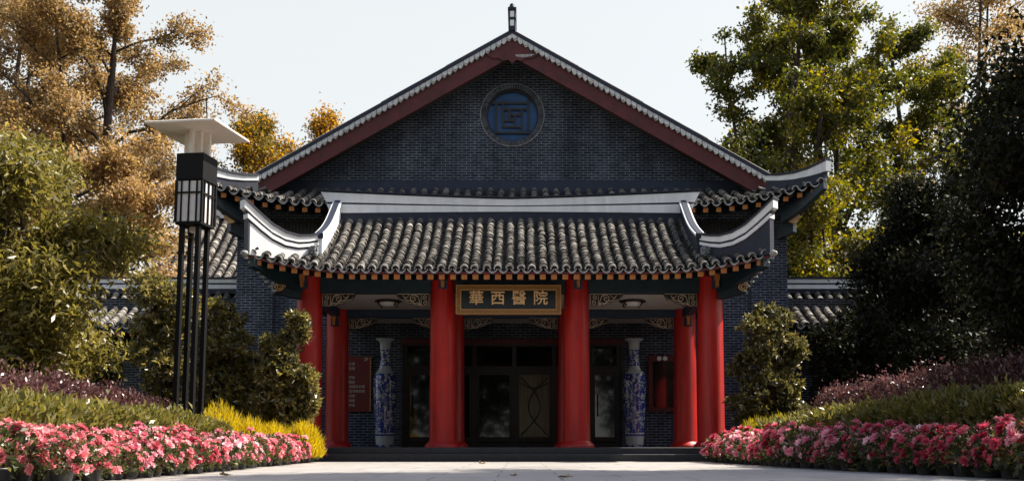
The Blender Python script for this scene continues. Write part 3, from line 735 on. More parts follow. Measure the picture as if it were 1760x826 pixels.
# descending ridges + hip ridges
for sx in (-1,1):
    path = []; z0l, z1l = [], []
    for k in range(11):
        y = 23.05+(20.92-23.05)*k/10; path.append((sx*(LX+.02), y)); s_ = pz(LX-.01, y); z0l.append(s_-.03); z1l.append(s_+.40+.03*math.cos(k*.6))
    b = MB(); b.ribbon(path, z0l, z1l, .15, 0 if sx<0 else 1); b.ribbon(path, [z+.002 for z in z1l], [z+.03 for z in z1l], .11, 1); b.ribbon(path, [z+.031 for z in z1l], [z+.08 for z in z1l], .2, 0); b.ribbon(path, [z+.081 for z in z1l], [z+.105 for z in z1l], .12, 1)  # right body coloured navy as its shaded face; sunlit left stays white
    x_ = sx*(LX+.02); yq = 20.90
    b.bevbox(x_-.1,x_+.1,yq-.02,yq+.018,z1l[-1]-.02,z1l[-1]+.10,.01,1)
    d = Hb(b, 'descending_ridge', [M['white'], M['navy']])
    b = MB(); xq = sx*(LX+.10)
    b.bevbox(xq-.09,xq+.09,20.76,20.898,z0l[-1]+.02,z0l[-1]+.27,.03)
    for k in range(9): b.lathe([(.01,-.03),(.035,-.02),(.045,0),(.035,.02),(.01,.03)], (xq+rng.uniform(-.06,.06), 20.75, z0l[-1]+.06+rng.uniform(0,.18)), 8)
    Hb(b, 'carved_block', M['carved'], parent=d)
    tops = [(546,402),(528,404),(510,404),(488,398),(466,385),(447,368),(431,352),(418,339)]
    us = [(546-x)/128 for x,_ in tops]
    path, top, bot = [], [], []
    for u, (px, py) in zip(us, tops):
        Y = 20.98+(19.85-20.98)*u; X = (LX+.06)+(5.24-LX-.06)*u; path.append((sx*X, Y)); top.append(AZ(py, Y)); bot.append(pz(min(X,EW), max(Y, PYC))+.0)
    def cut(lst, f):     # shorten a list-polyline at its outer end
        a = list(lst); p, q = a[-2], a[-1]
        a[-1] = tuple(i+(j-i)*f for i,j in zip(p,q)) if isinstance(p, tuple) else p+(q-p)*f
        return a
    b = MB()
    k1 = [.115+.06*u for u in us]; H = [t-o for t,o in zip(top,bot)]
    d3 = [.27+.13*u for u in us]; d2a = [.235+.115*u for u in us]; d2b=[.175+.085*u for u in us]; d1a=[.135+.065*u for u in us]; d1b=[.035]*8
    b.ribbon(cut(path,.15), cut([o-.04 for o in bot],.15), cut([t-a for t,a in zip(top,d3)],.15), .14, 0 if sx<0 else 1)  # shade put into the colour: right hip body navy, left one white
    b.ribbon(cut(path,.30), cut([t-a for t,a in zip(top,d3)],.30), cut([t-a for t,a in zip(top,d2a)],.30), .12, 1)
    b.ribbon(cut(path,.50), cut([t-a+.001 for t,a in zip(top,d2a)],.5), cut([t-a for t,a in zip(top,d2b)],.5), .19, 0)
    b.ribbon(cut(path,.60), cut([t-a for t,a in zip(top,d2b)],.6), cut([t-a for t,a in zip(top,d1a)],.6), .12, 1)
    b.ribbon(cut(path,.92), cut([t-a+.001 for t,a in zip(top,d1a)],.92), cut([t-.04 for t in top],.92), .19, 0)
    b.ribbon(path, [t-.039 for t in top], top, .24, 1)
    # dark end board following the stepped tip down to the eave corner
    p7 = path[-1]; p6 = path[-2]
    b.ribbon([tuple(i+(j-i)*f for i,j in zip(p6,p7)) for f in (.17,.42)], [bot[-1]-.02]*2, [top[-2]-.1,top[-1]-.35], .16, 1)
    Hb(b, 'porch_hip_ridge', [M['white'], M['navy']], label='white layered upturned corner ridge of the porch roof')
    # corner angle beam, cap and spiral end
    b = MB(); b.ribbon([(sx*4.3,21.45),(sx*4.7,20.75),(sx*5.08,20.0)], [3.45,3.62,PZC-.26], [3.86,3.86,PZC-.10], .16, 0)
    b.ribbon([(sx*4.4,21.3),(sx*4.86,20.9)], [3.36,3.44],[3.6,3.68], .16, 0)
    for k in range(8):
        f = k/7; b.lathe([(.035,-.02),(.05,0),(.035,.02)], (sx*(5.16-.36*f), 19.93+.85*f, (PZC-.10)-.52*f), 8, 1)
    b.lathe([(.03,-.06),(.07,-.03),(.085,0),(.07,.04),(.02,.06)], (sx*5.18, 19.88, PZC-.02), 12, 1)
    cb = Hb(b, 'corner_beam', [M['teal'], M['lime']])
    P0 = at(481 if sx<0 else 1277, 493.5, 20.85); b = MB()
    b.lathe([(.13,-.03),(.14,0),(.13,.03)], (0,0,0), 20); b.v = [(P0.x+x, 20.86+z, P0.z+y*.8) for x,y,z in b.v]; se = Hb(b, 'scroll_disc', M['board'], parent=cb)
    b = MB(); b.tube([(P0.x+(.115-.09*t/28)*math.cos(t*.45), 20.82, P0.z+.8*(.115-.09*t/28)*math.sin(t*.45)) for t in range(29)], .012, 6); Hb(b, 'scroll_end', M['gold'], parent=cb)

# corbels on the columns
def corbel(x, y, z, s_=1.0):
    b = MB(); b.ribbon([(x, y-.02),(x,y-.10)], [z-.30*s_,z-.29*s_],[z+.02,z+.02], .17, 1)
    b.prism([(x-.05,z),(x+.055,z),(x+.05,z-.12*s_),(x+.03,z-.14*s_),(x+.03,z-.27*s_),(x-.03,z-.28*s_),(x-.035,z-.14*s_),(x-.055,z-.12*s_)], y-.19, y-.105, 0)
    Hb(b, 'corbel', [M['orange'], M['blueteal']])
for x in BX: corbel(x-.0 + (.02 if abs(x)<2 else (.08*(1 if x>0 else -1))), YC-CR+.03, ZB1-.06, 1.0)
for x in (BX[0]-.02, BX[3]+.03): corbel(x, YR_-CR+.03, ZC-.10, 1.1)

# carved spandrel brackets under the beams
def spandrel(xc, y, zt, sx, s_=1.0):
    """xc: column face, sx: direction away from the column"""
    W_, H_ = .72*s_, .275*s_
    out = [(0,0),(1,0),(.90,-.50),(.74,-.58),(.62,-.78),(.48,-.82),(.40,-.97),(.28,-.93),(.25,-1),(0,-1)]
    b = MB(); pts = [(xc+sx*a*W_, zt+c*H_) for a,c in out]
    if sx < 0: pts = pts[::-1]
    b.prism(pts[::-1], y-.03, y+.03); pl = Hb(b, 'spandrel_bracket', M['board'])
    b = MB(); rr = .0075*s_; yy = y-.034
    def P(a,c): return (xc+sx*a*W_, yy, zt+c*H_)
    edge = [(.02,-.05),(.965,-.05),(.875,-.46),(.73,-.53),(.61,-.73),(.47,-.77),(.39,-.90),(.29,-.87),(.25,-.94),(.02,-.94),(.02,-.05)]
    b.tube([P(*q) for q in edge], rr, 5); b.tube([P(.25,-.05), P(.25,-.94)], rr, 5)
    def spiral(cx_,cy_,r0,turns,ph,dirn=1,asp=1): return [P(cx_+(r0*(1-.8*t/20))*math.cos(ph+dirn*turns*2*math.pi*t/20)*H_/W_, cy_+asp*(r0*(1-.8*t/20))*math.sin(ph+dirn*turns*2*math.pi*t/20)) for t in range(21)]
    b.tube(spiral(.135,-.30,.19,1.3,-1.5), rr, 5); b.tube(spiral(.135,-.70,.19,1.3,1.6), rr, 5)
    b.tube(spiral(.48,-.40,.30,1.4,2.6,-1), rr*1.3, 5); b.tube([P(.28,-.85),P(.31,-.5),P(.35,-.2),P(.45,-.08)], rr*1.2, 5)
    b.tube([P(.40,-.85),P(.52,-.62),P(.66,-.52),P(.74,-.34),P(.78,-.14)], rr*1.3, 5); b.tube([P(.60,-.12),P(.66,-.3),P(.74,-.34)], rr, 5)
    b.tube([P(.28,-.88),P(.36,-.72),P(.42,-.78)], rr*1.5, 5)
    Hb(b, 'scrollwork', M['scroll'], parent=pl)
for xa, xb in ((BX[0],BX[1]),(BX[2],BX[3])):
    spandrel(xa+CR, YC-.05, ZB0-.004, 1); spandrel(xb-CR, YC-.05, ZB0-.004, -1)
for xa, xb in zip(BX, BX[1:]):
    spandrel(xa+CR, YR_-.05, AZ(546,YR_-.05)-.004, 1); spandrel(xb-CR, YR_-.05, AZ(546,YR_-.05)-.004, -1)

# doors in the back wall
b = MB(); yd = YW+.06
b.box(-DO,DO,yd,yd+.14,3.0,DZ)                                                  # lintel
for x in (-DO,-2.05,-1.08,0,1.08,2.05,DO-.12): b.box(x, x+.12, yd+.002, yd+.12, FLOOR, 3.0)
for z0,z1 in ((2.33,2.45),(FLOOR,FLOOR+.12)):
    b.box(-DO,DO,yd-.01,yd+.125,z0,z1)
Hb(b, 'door_frame', M['darkwood'])
b = MB(); b.box(-DO-.02,DO+.02,YW-.04,YW-.003,DZ-.08,DZ+.06); Hb(b, 'door_lintel', M['redwood'])
b = MB(); b.box(-DO,DO,yd+.06,yd+.075,2.45,3.0); Hb(b, 'transom_glass', M['doorglass'])
for (x0,x1,m,lb) in ((-DO+.12,-2.05,'doorglass',None),(-1.93,-1.08,'doorglass',None),(-.96,0,'doorglass',None),(.12,1.08,'curtain','door leaf with a pale curtain behind looped lattice'),(1.2,2.05,'doorglass',None),(2.17,DO-.12,'doorglass',None)):
    b = MB(); 
    fr = .07
    for xa,xb,za,zb in ((x0,x0+fr,.42,2.33),(x1-fr,x1,.42,2.33),(x0+fr,x1-fr,.42,.55),(x0+fr,x1-fr,2.22,2.33)): b.box(xa,xb,yd+.03,yd+.09,za,zb)
    dl = Hb(b, 'door_leaf', M['darkwood'], label=lb)
    b = MB(); b.box(x0+fr,x1-fr,yd+.055,yd+.065,.55,2.22); Hb(b, 'glass_pane', M[m], parent=dl)
    if m == 'curtain':
        b = MB(); xc = (x0+x1)/2
        for s1 in (-1,1):
            b.tube([(xc+s1*(.36-.52*math.sin(math.pi*t/16)), yd+.05, .60+1.55*t/16) for t in range(17)], .018, 6)
            b.tube([(xc+s1*.36*(1-t/8), yd+.05, 2.0-.14*math.sin(math.pi*t/16)) for t in range(9)], .018, 6)
        Hb(b, 'looped_lattice', M['darkwood'], parent=dl)
    else:
        b = MB(); b.tube([(x0+.14,yd-.03,1.1),(x0+.14,yd-.03,1.7)], .014, 8); Hb(b, 'door_handle', M['black'], parent=dl)

# ================================================================== things of the porch
def text_mesh(body, size, off=0.0, ext=.008, font_align='CENTER'):
    c = bpy.data.curves.new('lettering', 'FONT'); c.body = body; c.size = size; c.offset = off; c.extrude = ext; c.align_x = font_align; c.align_y = 'CENTER'; c.resolution_u = 3
    o = bpy.data.objects.new('lettering', c); COL.objects.link(o)
    dg = bpy.context.evaluated_depsgraph_get(); me = bpy.data.meshes.new_from_object(o.evaluated_get(dg)); bpy.data.objects.remove(o); return me
pq = at(874, 515, 21.05)
pl = thing('name_plaque', 'black plaque with gilt frame and four gold characters, hung over the middle bay', 'plaque', pq)
w, h = 182/F*21.05, 52/F*21.05; fr = 9.5/F*21.05
def prect(mb, x0,x1,z0,z1,y0,y1,bv=.008,mi=0): mb.bevbox(pq.x+x0,pq.x+x1,pq.y+y0,pq.y+y1,pq.z+z0,pq.z+z1,bv,mi)
b = MB(); prect(b,-w/2+fr*.8,w/2-fr*.8,-h/2+fr*.8,h/2-fr*.8,.0,.04); b.build('panel', M['board'], pl)
b = MB(); prect(b,-w/2,w/2,h/2-fr,h/2,-.04,.05,.014); prect(b,-w/2,w/2,-h/2,-h/2+fr,-.04,.05,.014); prect(b,-w/2,-w/2+fr,-h/2+fr-.004,h/2-fr+.004,-.038,.05,.014); prect(b,w/2-fr,w/2,-h/2+fr-.004,h/2-fr+.004,-.038,.05,.014)
b.build('frame', M['goldframe'], pl)
b = MB()
for s0,s1,yy in ((.006,.014,-.046),(fr-.016,fr-.006,-.046)):
    for k in (-1,1):
        b.box(pq.x-w/2+s0,pq.x+w/2-s0,pq.y+yy,pq.y-.0385,pq.z+k*(h/2-s1) if k>0 else pq.z-(h/2-s0),pq.z+(h/2-s0) if k>0 else pq.z-(h/2-s1))
        b.box(pq.x+k*(w/2-s1) if k>0 else pq.x-(w/2-s0), pq.x+(w/2-s0) if k>0 else pq.x-(w/2-s1), pq.y+yy+.002,pq.y-.0385,pq.z-h/2+s1,pq.z+h/2-s1)
b.build('frame_beading', M['gold'], pl)
for ch, px in zip('華西醫院', (818.5,855.5,892,929)):
    me = text_mesh(ch, .315, .002, .02); me.materials.append(M['chargold'])
    o = bpy.data.objects.new('gold_character', me); COL.objects.link(o); o.parent = pl
    o.location = (AX(px, 516, 21.0)-pq.x, -.012, .02); o.rotation_euler = (R(90),0,0)
pl.rotation_euler = (R(-5),0,0)

# vases
def vase(px, label, squat):
    Yv = 26.75; x = AX(px, 700, Yv)
    t = thing('floor_vase', label, 'vase', (x, Yv, FLOOR+.001), rng.uniform(0,6), 'tall porcelain vases flanking the doors')
    k = 2.82/695
    pr = [(54,0),(57,10),(58,40),(62,70),(66,165),(70,265),(73,360),(75,420),(72,450),(64,472),(48,490),(40,505),(34,530),(32,560),(31,600),(33,612),(35,640),(36,672),(46,684),(60,690),(61,695),(52,695),(40,686)]
    b = MB(); b.lathe([(r*k*(1.0),z*k) for r,z in pr], (x,Yv,FLOOR+.001), 40); b.build('vase_body', M['porcelain'], t)
    b = MB(); b.lathe([(61.5*k,690*k),(62.5*k,693*k),(61.5*k,697*k),(57*k,697*k),(56*k,692*k)], (x,Yv,FLOOR+.001), 40, caps=False); b.build('rim', M['porcelain'], t)
vase(661.5, 'tall blue and white porcelain vase between the red floor directory and the doors', 0)
vase(1090.5, 'tall blue and white porcelain vase between the doors and the red notice case', 1)

# red directory board and notice case on the back wall
p0, p1 = at(558,707,YW-.05), at(638,612,YW-.05)
t = thing('directory_board', 'dark red floor directory board with pale lettering and brass edge on brick wall', 'sign', ((p0.x+p1.x)/2, YW-.05, p0.z))
b = MB(); b.bevbox(p0.x,p1.x,YW-.05,YW-.004,p0.z,p1.z,.006); b.build('board_panel', M['boardred'], t)
b = MB(); b.box(p1.x-.03,p1.x+.004,YW-.06,YW-.052,p0.z+.01,p1.z-.01); b.build('brass_edge', M['brass'], t)
def wall_text(body, px, py, size, parent, al='LEFT'):
    me = text_mesh(body, size, 0.001, .002, al); me.materials.append(M['signwhite']); P_ = at(px, py, YW-.055)
    o = bpy.data.objects.new('lettering', me); COL.objects.link(o); o.parent = parent; o.location = P_-ROOTLOC[parent.name]; o.rotation_euler = (R(90),0,0)
wall_text('2F', 633, 617, .12, t, 'RIGHT')
for s_, y_ in (('办公室',625),('会议室',633),('病案部',648.5),('护理部',656.5),('纪委办公室',664),('宣传教育部',672),('会议室',680),('接待室',688),('档案室',696)):
    wall_text(s_, {3:594, 4:597, 5:600}[len(s_)], y_, .085, t)
p0, p1 = at(1115,706,YW-.05), at(1172,610,YW-.05)
t = thing('notice_case', 'red framed glazed notice case with two round white emblems on brick wall', 'sign', ((p0.x+p1.x)/2, YW-.05, p0.z))
b = MB(); fr = .11
b.bevbox(p0.x,p1.x,YW-.07,YW-.004,p1.z-.17,p1.z,.008); b.bevbox(p0.x,p1.x,YW-.07,YW-.004,p0.z,p0.z+fr,.008); b.bevbox(p0.x,p0.x+fr,YW-.069,YW-.005,p0.z+fr,p1.z-.17,.004); b.bevbox(p1.x-fr,p1.x,YW-.069,YW-.005,p0.z+fr,p1.z-.17,.004)
b.build('case_frame', M['redwood'], t)
b = MB(); b.box(p0.x+fr,p1.x-fr,YW-.04,YW-.006,p0.z+fr,p1.z-.17); b.build('glass_pane', M['noticeglass'], t)
for px in (1133,1143):
    P_ = at(px,615.5,YW-.072); b = MB(); b.lathe([(.062,0),(.062,.008),(.03,.009),(.03,.004)], (0,0,0), 18); b.v = [(P_.x+x,P_.y-z,P_.z+y) for x,y,z in b.v]; b.build('round_emblem', M['emblem'], t)
# ceiling lamps
for px, nm in ((667,'flat round ceiling lamp over the porch bay beside the floor directory'),(1087,'flat round ceiling lamp over the porch bay beside the notice case')):
    P_ = at(px, 518, 23.2); z = ZC-.001
    t = thing('ceiling_lamp', nm, 'lamp', (P_.x,23.2,z), 0, 'ceiling lamps in the porch')
    b = MB(); b.lathe([(.16,-.05),(.30,-.045),(.31,-.03),(.30,0)], (P_.x,23.2,z), 8, smooth=False); b.build('lamp_ring', M['darkwood'], t)
    b = MB(); b.lathe([(.05,-.13),(.18,-.12),(.21,-.055)], (P_.x,23.2,z), 24); b.build('lamp_shade', M['acryl'], t)
    for k in range(4):
        a = R(45+90*k); b = MB(); b.tube([(P_.x+.27*math.cos(a),23.2+.27*math.sin(a),z-.04),(P_.x+.26*math.cos(a),23.2+.26*math.sin(a),z-.11),(P_.x+.22*math.cos(a),23.2+.22*math.sin(a),z-.13)], .02, 6); b.build('lamp_hook', M['darkwood'], t)

# ================================================================== side wings
def wing(sx, label, x_in, x_out):
    t = thing('side_wing', label, 'building', (sx*(x_in+x_out)/2, 28.4, 0))
    X0, X1 = min(sx*x_in,sx*x_out), max(sx*x_in,sx*x_out)
    b = MB(); b.box(X0,X1,28.3,28.6,0,4.4); b.build('brick_wall', M['brick_wing'], t, True)
    Ye, Ze, Yr, Zr = 27.2, AZ(560,27.2), 29.2, AZ(505,29.2)
    def z_(y): f=(y-Ye)/(Yr-Ye); return Ze+(Zr-Ze)*(.75*f+.25*f*f)
    b = MB(); n_ = int((X1-X0)/.29)
    for i in range(n_):
        x = X0+.29*(i+.5)
        pts = [(x,Ye+(Yr-Ye)*k/8,z_(Ye+(Yr-Ye)*k/8)+.03) for k in range(9)]; barrel_row(b, pts, .088, .10, 0, 2, .15)
        pan_row(b, [(q[0]+.145,q[1],q[2]-.035) for q in pts], .29, .16, 1, 2)
    for k in range(5): pass
    b.add([(X0,Yr,Zr),(X1,Yr,Zr),(X1,31.6,Ze-.1),(X0,31.6,Ze-.1)], [(0,1,2,3)], 1)
    b.build('tiled_roof', [M['tile'],M['pan'],M['lime']], t)
    b = MB(); b.box(X0,X1,Ye+.05,28.3,Ze-.16,Ze-.10,0)
    b.build('eave_soffit', M['teal'], t)
    r_ = rafter_mesh('rafter', .11, .10, .8)
    for i in range(int((X1-X0)/.36)):
        o = bpy.data.objects.new('rafter', r_); COL.objects.link(o); o.parent = t; o.location = Vector((X0+.2+.36*i, Ye+.04, Ze-.18+.02))-ROOTLOC[t.name]
    b = MB()
    for za, zb, th, mi in ((505,497,.22,1),(497,490,.26,0),(490,487,.2,1),(487,480.5,.26,0),(480.5,477,.32,1)):
        b.box(X0,X1,Yr-th/2,Yr+th/2,AZ(za,Yr)+.001,AZ(zb,Yr),mi)
    b.build('ridge', [M['white'],M['navy']], t)
    return t
wing(-1, 'low grey brick side wing with lit tiled roof, partly behind shrubs near the lamp', 7.42, 19)
wing(1, 'low grey brick side wing with tiled roof in front of dark evergreens', 7.42, 19)
# higher hall roof beyond the lamp-side wing
t = thing('rear_hall', 'rear hall with steep sunlit grey tiled roof seen past the street lamp', 'building', (-9.7, 33, 0))
b = MB(); b.box(-11.3,-7.9,33,33.3,0,6.0); b.box(-11.3,-7.9,40,40.3,0,6.0); b.box(-11.3,-11.0,33.3,40,0,6.0); b.build('brick_wall', M['brick_wing'], t, True)
b = MB()
Ye,Ze,Yr,Zr = 32.0, AZ(486,32.0), 35.6, AZ(375,35.6)
for i in range(11):
    x = -11.5+.32*(i+.5); pts = [(x,Ye+(Yr-Ye)*k/8,Ze+(Zr-Ze)*(.8*k/8+.2*(k/8)**2)) for k in range(9)]
    barrel_row(b, [(p[0],p[1],p[2]+.03) for p in pts], .1, .12, 0, 2, .15); pan_row(b, [(p[0]+.16,p[1],p[2]) for p in pts], .32, .2, 1, 2)
b.add([(-11.5,Yr,Zr),(-7.95,Yr,Zr),(-7.95,40.5,Ze),(-11.5,40.5,Ze)], [(0,1,2,3)], 1); b.add([(-11.5,Ye+.1,Ze-.1),(-7.95,Ye+.1,Ze-.1),(-7.95,40.5,Ze-.1),(-11.5,40.5,Ze-.1)], [(0,1,2,3)], 1)
b.build('tiled_roof', [M['tile'],M['pan'],M['lime']], t)
b = MB(); b.box(-11.5,-7.95,Yr-.12,Yr+.12,Zr-.02,Zr+.3,0); b.box(-11.5,-7.95,Yr-.15,Yr+.15,Zr+.301,Zr+.36,1); b.build('ridge', [M['white'],M['navy']], t)

# ================================================================== street lamp
YL = 17.3; lp = at(321.5, 700, YL); lx = lp.x
lamp = thing('street_lamp', 'tall garden street lamp with broad square cap, white panelled lantern and four black posts', 'lamp', (lx, YL, 0), R(-11))
ROOTLOC[lamp.name] = Vector((0,0,0))       # parts built in the lamp's own coordinates
lamp.rotation_euler = (0, R(1.2), R(-11))
kp = YL/F
zlt, zlb = AZ(264,YL-.2), AZ(386,YL-.2); zc = AZ(209,YL-.66)
for ax, ay in ((-1,-1),(1,-1),(-1,1),(1,1)):
    b = MB(); b.bevbox(ax*.15-.037,ax*.15+.037,ay*.15-.037,ay*.15+.037,0,zlb,.008); b.build('post', M['black'], lamp)
hw = .235
b = MB(); b.bevbox(-hw-.012,hw+.012,-hw-.012,hw+.012,zlt-.46,zlt,.012); b.build('lantern_head', M['black'], lamp)
b = MB(); b.bevbox(-hw,hw,-hw,hw,zlb,zlb+.05,.008)
zt = zlt-.462; zm = zlb+.05+(zt-zlb-.05)*.70
for ax, ay in ((-1,-1),(1,-1),(-1,1),(1,1)): b.box(ax*hw-.018,ax*hw+.018,ay*hw-.018,ay*hw+.018,zlb+.05,zt)
for s1 in (-1,1):
    for u in (-.14,0,.14):
        b.box(u-.011,u+.011,s1*hw-.012,s1*hw+.012,zlb+.05,zt); b.box(s1*hw-.012,s1*hw+.012,u-.011,u+.011,zlb+.05,zt)
    b.box(-hw,hw,s1*hw-.010,s1*hw+.010,zm-.014,zm+.014); b.box(s1*hw-.010,s1*hw+.010,-hw,hw,zm-.014,zm+.014)
b.build('lantern_frame', M['black'], lamp)
for s1 in (-1,1):
    b = MB(); b.box(-hw+.02,hw-.02,s1*(hw-.022)-.004,s1*(hw-.022)+.004,zlb+.06,zt-.01); b.build('lantern_pane', M['acryl'], lamp)
    b = MB(); b.box(s1*(hw-.022)-.004,s1*(hw-.022)+.004,-hw+.03,hw-.03,zlb+.06,zt-.01); b.build('lantern_pane', M['acryl'], lamp)
b = MB(); b.box(-.235,.235,-.03,.03,zlt+.001,zc); b.box(-.03,.03,-.235,-.031,zlt+.001,zc-.001); b.box(-.03,.03,.031,.235,zlt+.001,zc-.001)
for ax, ay in ((-1,-1),(1,-1),(-1,1),(1,1)): b.box(min(ax*.031,ax*.13),max(ax*.031,ax*.13),min(ay*.031,ay*.13),max(ay*.031,ay*.13),zlt+.001,zc-.002)
b.build('neck', M['cream'], lamp)
b = MB(); b.bevbox(-.635,.635,-.635,.635,zc,zc+.045,.012); b.build('cap', M['cream'], lamp)
b = MB(); b.bevbox(-.07,.07,-.06,.06,zlb-.10,zlb-.002,.01); b.build('ballast_box', M['cream'], lamp)

# ================================================================== foliage
NR = np.random.default_rng(11)
def leaf_obj(name, P, D, Nn, ln, wd, tint, mat, parent=None, fold=.25):
    """P base points, D long axes, Nn leaf normals -> one mesh of folded diamond leaves"""
    n = len(P); D = D/np.linalg.norm(D,axis=1,keepdims=True); S = np.cross(D, Nn); S /= (np.linalg.norm(S,axis=1,keepdims=True)+1e-9); U = np.cross(S, D)
    ln = np.broadcast_to(np.asarray(ln,float),(n,))[:,None]; wd = np.broadcast_to(np.asarray(wd,float),(n,))[:,None]
    mid = P + D*ln*.45
    v = np.empty((n,4,3)); v[:,0] = P; v[:,1] = mid + S*wd*.5 + U*wd*fold; v[:,2] = P + D*ln - U*ln*.08; v[:,3] = mid - S*wd*.5 + U*wd*fold
    me = bpy.data.meshes.new(name); me.vertices.add(n*4); me.vertices.foreach_set('co', v.reshape(-1).astype(np.float32))
    me.loops.add(n*4); me.loops.foreach_set('vertex_index', np.arange(n*4, dtype=np.int32))
    me.polygons.add(n); me.polygons.foreach_set('loop_start', np.arange(0,n*4,4, dtype=np.int32))
    me.update(calc_edges=True)
    at_ = me.attributes.new('tint','FLOAT','FACE'); at_.data.foreach_set('value', np.clip(np.broadcast_to(tint,(n,)),0,1).astype(np.float32))
    me.materials.append(mat)
    o = bpy.data.objects.new(name, me); COL.objects.link(o)
    if parent is not None: o.parent = parent
    return o
def rdir(n): v = NR.normal(size=(n,3)); return v/np.linalg.norm(v,axis=1,keepdims=True)

M['lf_orange'] = leafmat('autumn_orange_leaves', [(0,(.10,.085,.04)),(.35,(.22,.145,.065)),(.7,(.36,.235,.09)),(1,(.48,.33,.18))], .55, .45, 1.1)
M['lf_mixed'] = leafmat('turning_leaves', [(0,(.06,.065,.015)),(.4,(.18,.13,.022)),(.7,(.38,.20,.03)),(1,(.52,.28,.05))], .55, .45, 1.1)
M['lf_ginkgo'] = leafmat('yellow_green_leaves', [(0,(.03,.04,.010)),(.5,(.085,.09,.018)),(.8,(.18,.155,.028)),(1,(.32,.24,.05))], .5, .42, 1.2)
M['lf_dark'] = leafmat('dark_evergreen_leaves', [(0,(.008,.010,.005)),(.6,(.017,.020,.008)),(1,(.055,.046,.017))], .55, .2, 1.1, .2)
M['lf_bright'] = leafmat('olive_leaves', [(0,(.035,.034,.010)),(.5,(.17,.145,.033)),(1,(.38,.31,.09))], .4, .4, 1.1)
M['lf_shrub'] = leafmat('glossy_shrub_leaves', [(0,(.04,.04,.015)),(.5,(.15,.13,.04)),(.8,(.30,.24,.07)),(1,(.45,.36,.16))], .34, .38, 1.1, 1.0)
M['lf_purple'] = leafmat('purple_leaves', [(0,(.035,.017,.017)),(.5,(.11,.05,.048)),(.8,(.20,.085,.08)),(1,(.34,.19,.17))], .32, .25, 1.1, .6)
M['lf_hedge'] = leafmat('hedge_leaves', [(0,(.06,.065,.02)),(.5,(.15,.14,.035)),(1,(.30,.24,.07))], .42, .38, 1.1)
M['lf_azalea'] = leafmat('azalea_leaves', [(0,(.025,.035,.012)),(.6,(.07,.08,.022)),(1,(.20,.17,.04))], .38, .3, 1.1)
M['kochia'] = leafmat('kochia_sprigs', [(0,(.24,.20,.025)),(.5,(.48,.37,.03)),(1,(.66,.52,.07))], .6, .5, 1.1)
M['pet_salmon'] = leafmat('salmon_petals', [(0,(.48,.11,.13)),(.5,(.66,.23,.26)),(1,(.80,.52,.51))], .6, .35, 1.05)
M['pet_pink'] = leafmat('pink_petals', [(0,(.54,.11,.18)),(.5,(.74,.36,.42)),(1,(.88,.74,.73))], .6, .35, 1.05)
M['pet_rose'] = leafmat('rose_petals', [(0,(.36,.03,.055)),(.5,(.58,.11,.16)),(1,(.76,.38,.42))], .6, .35, 1.05)

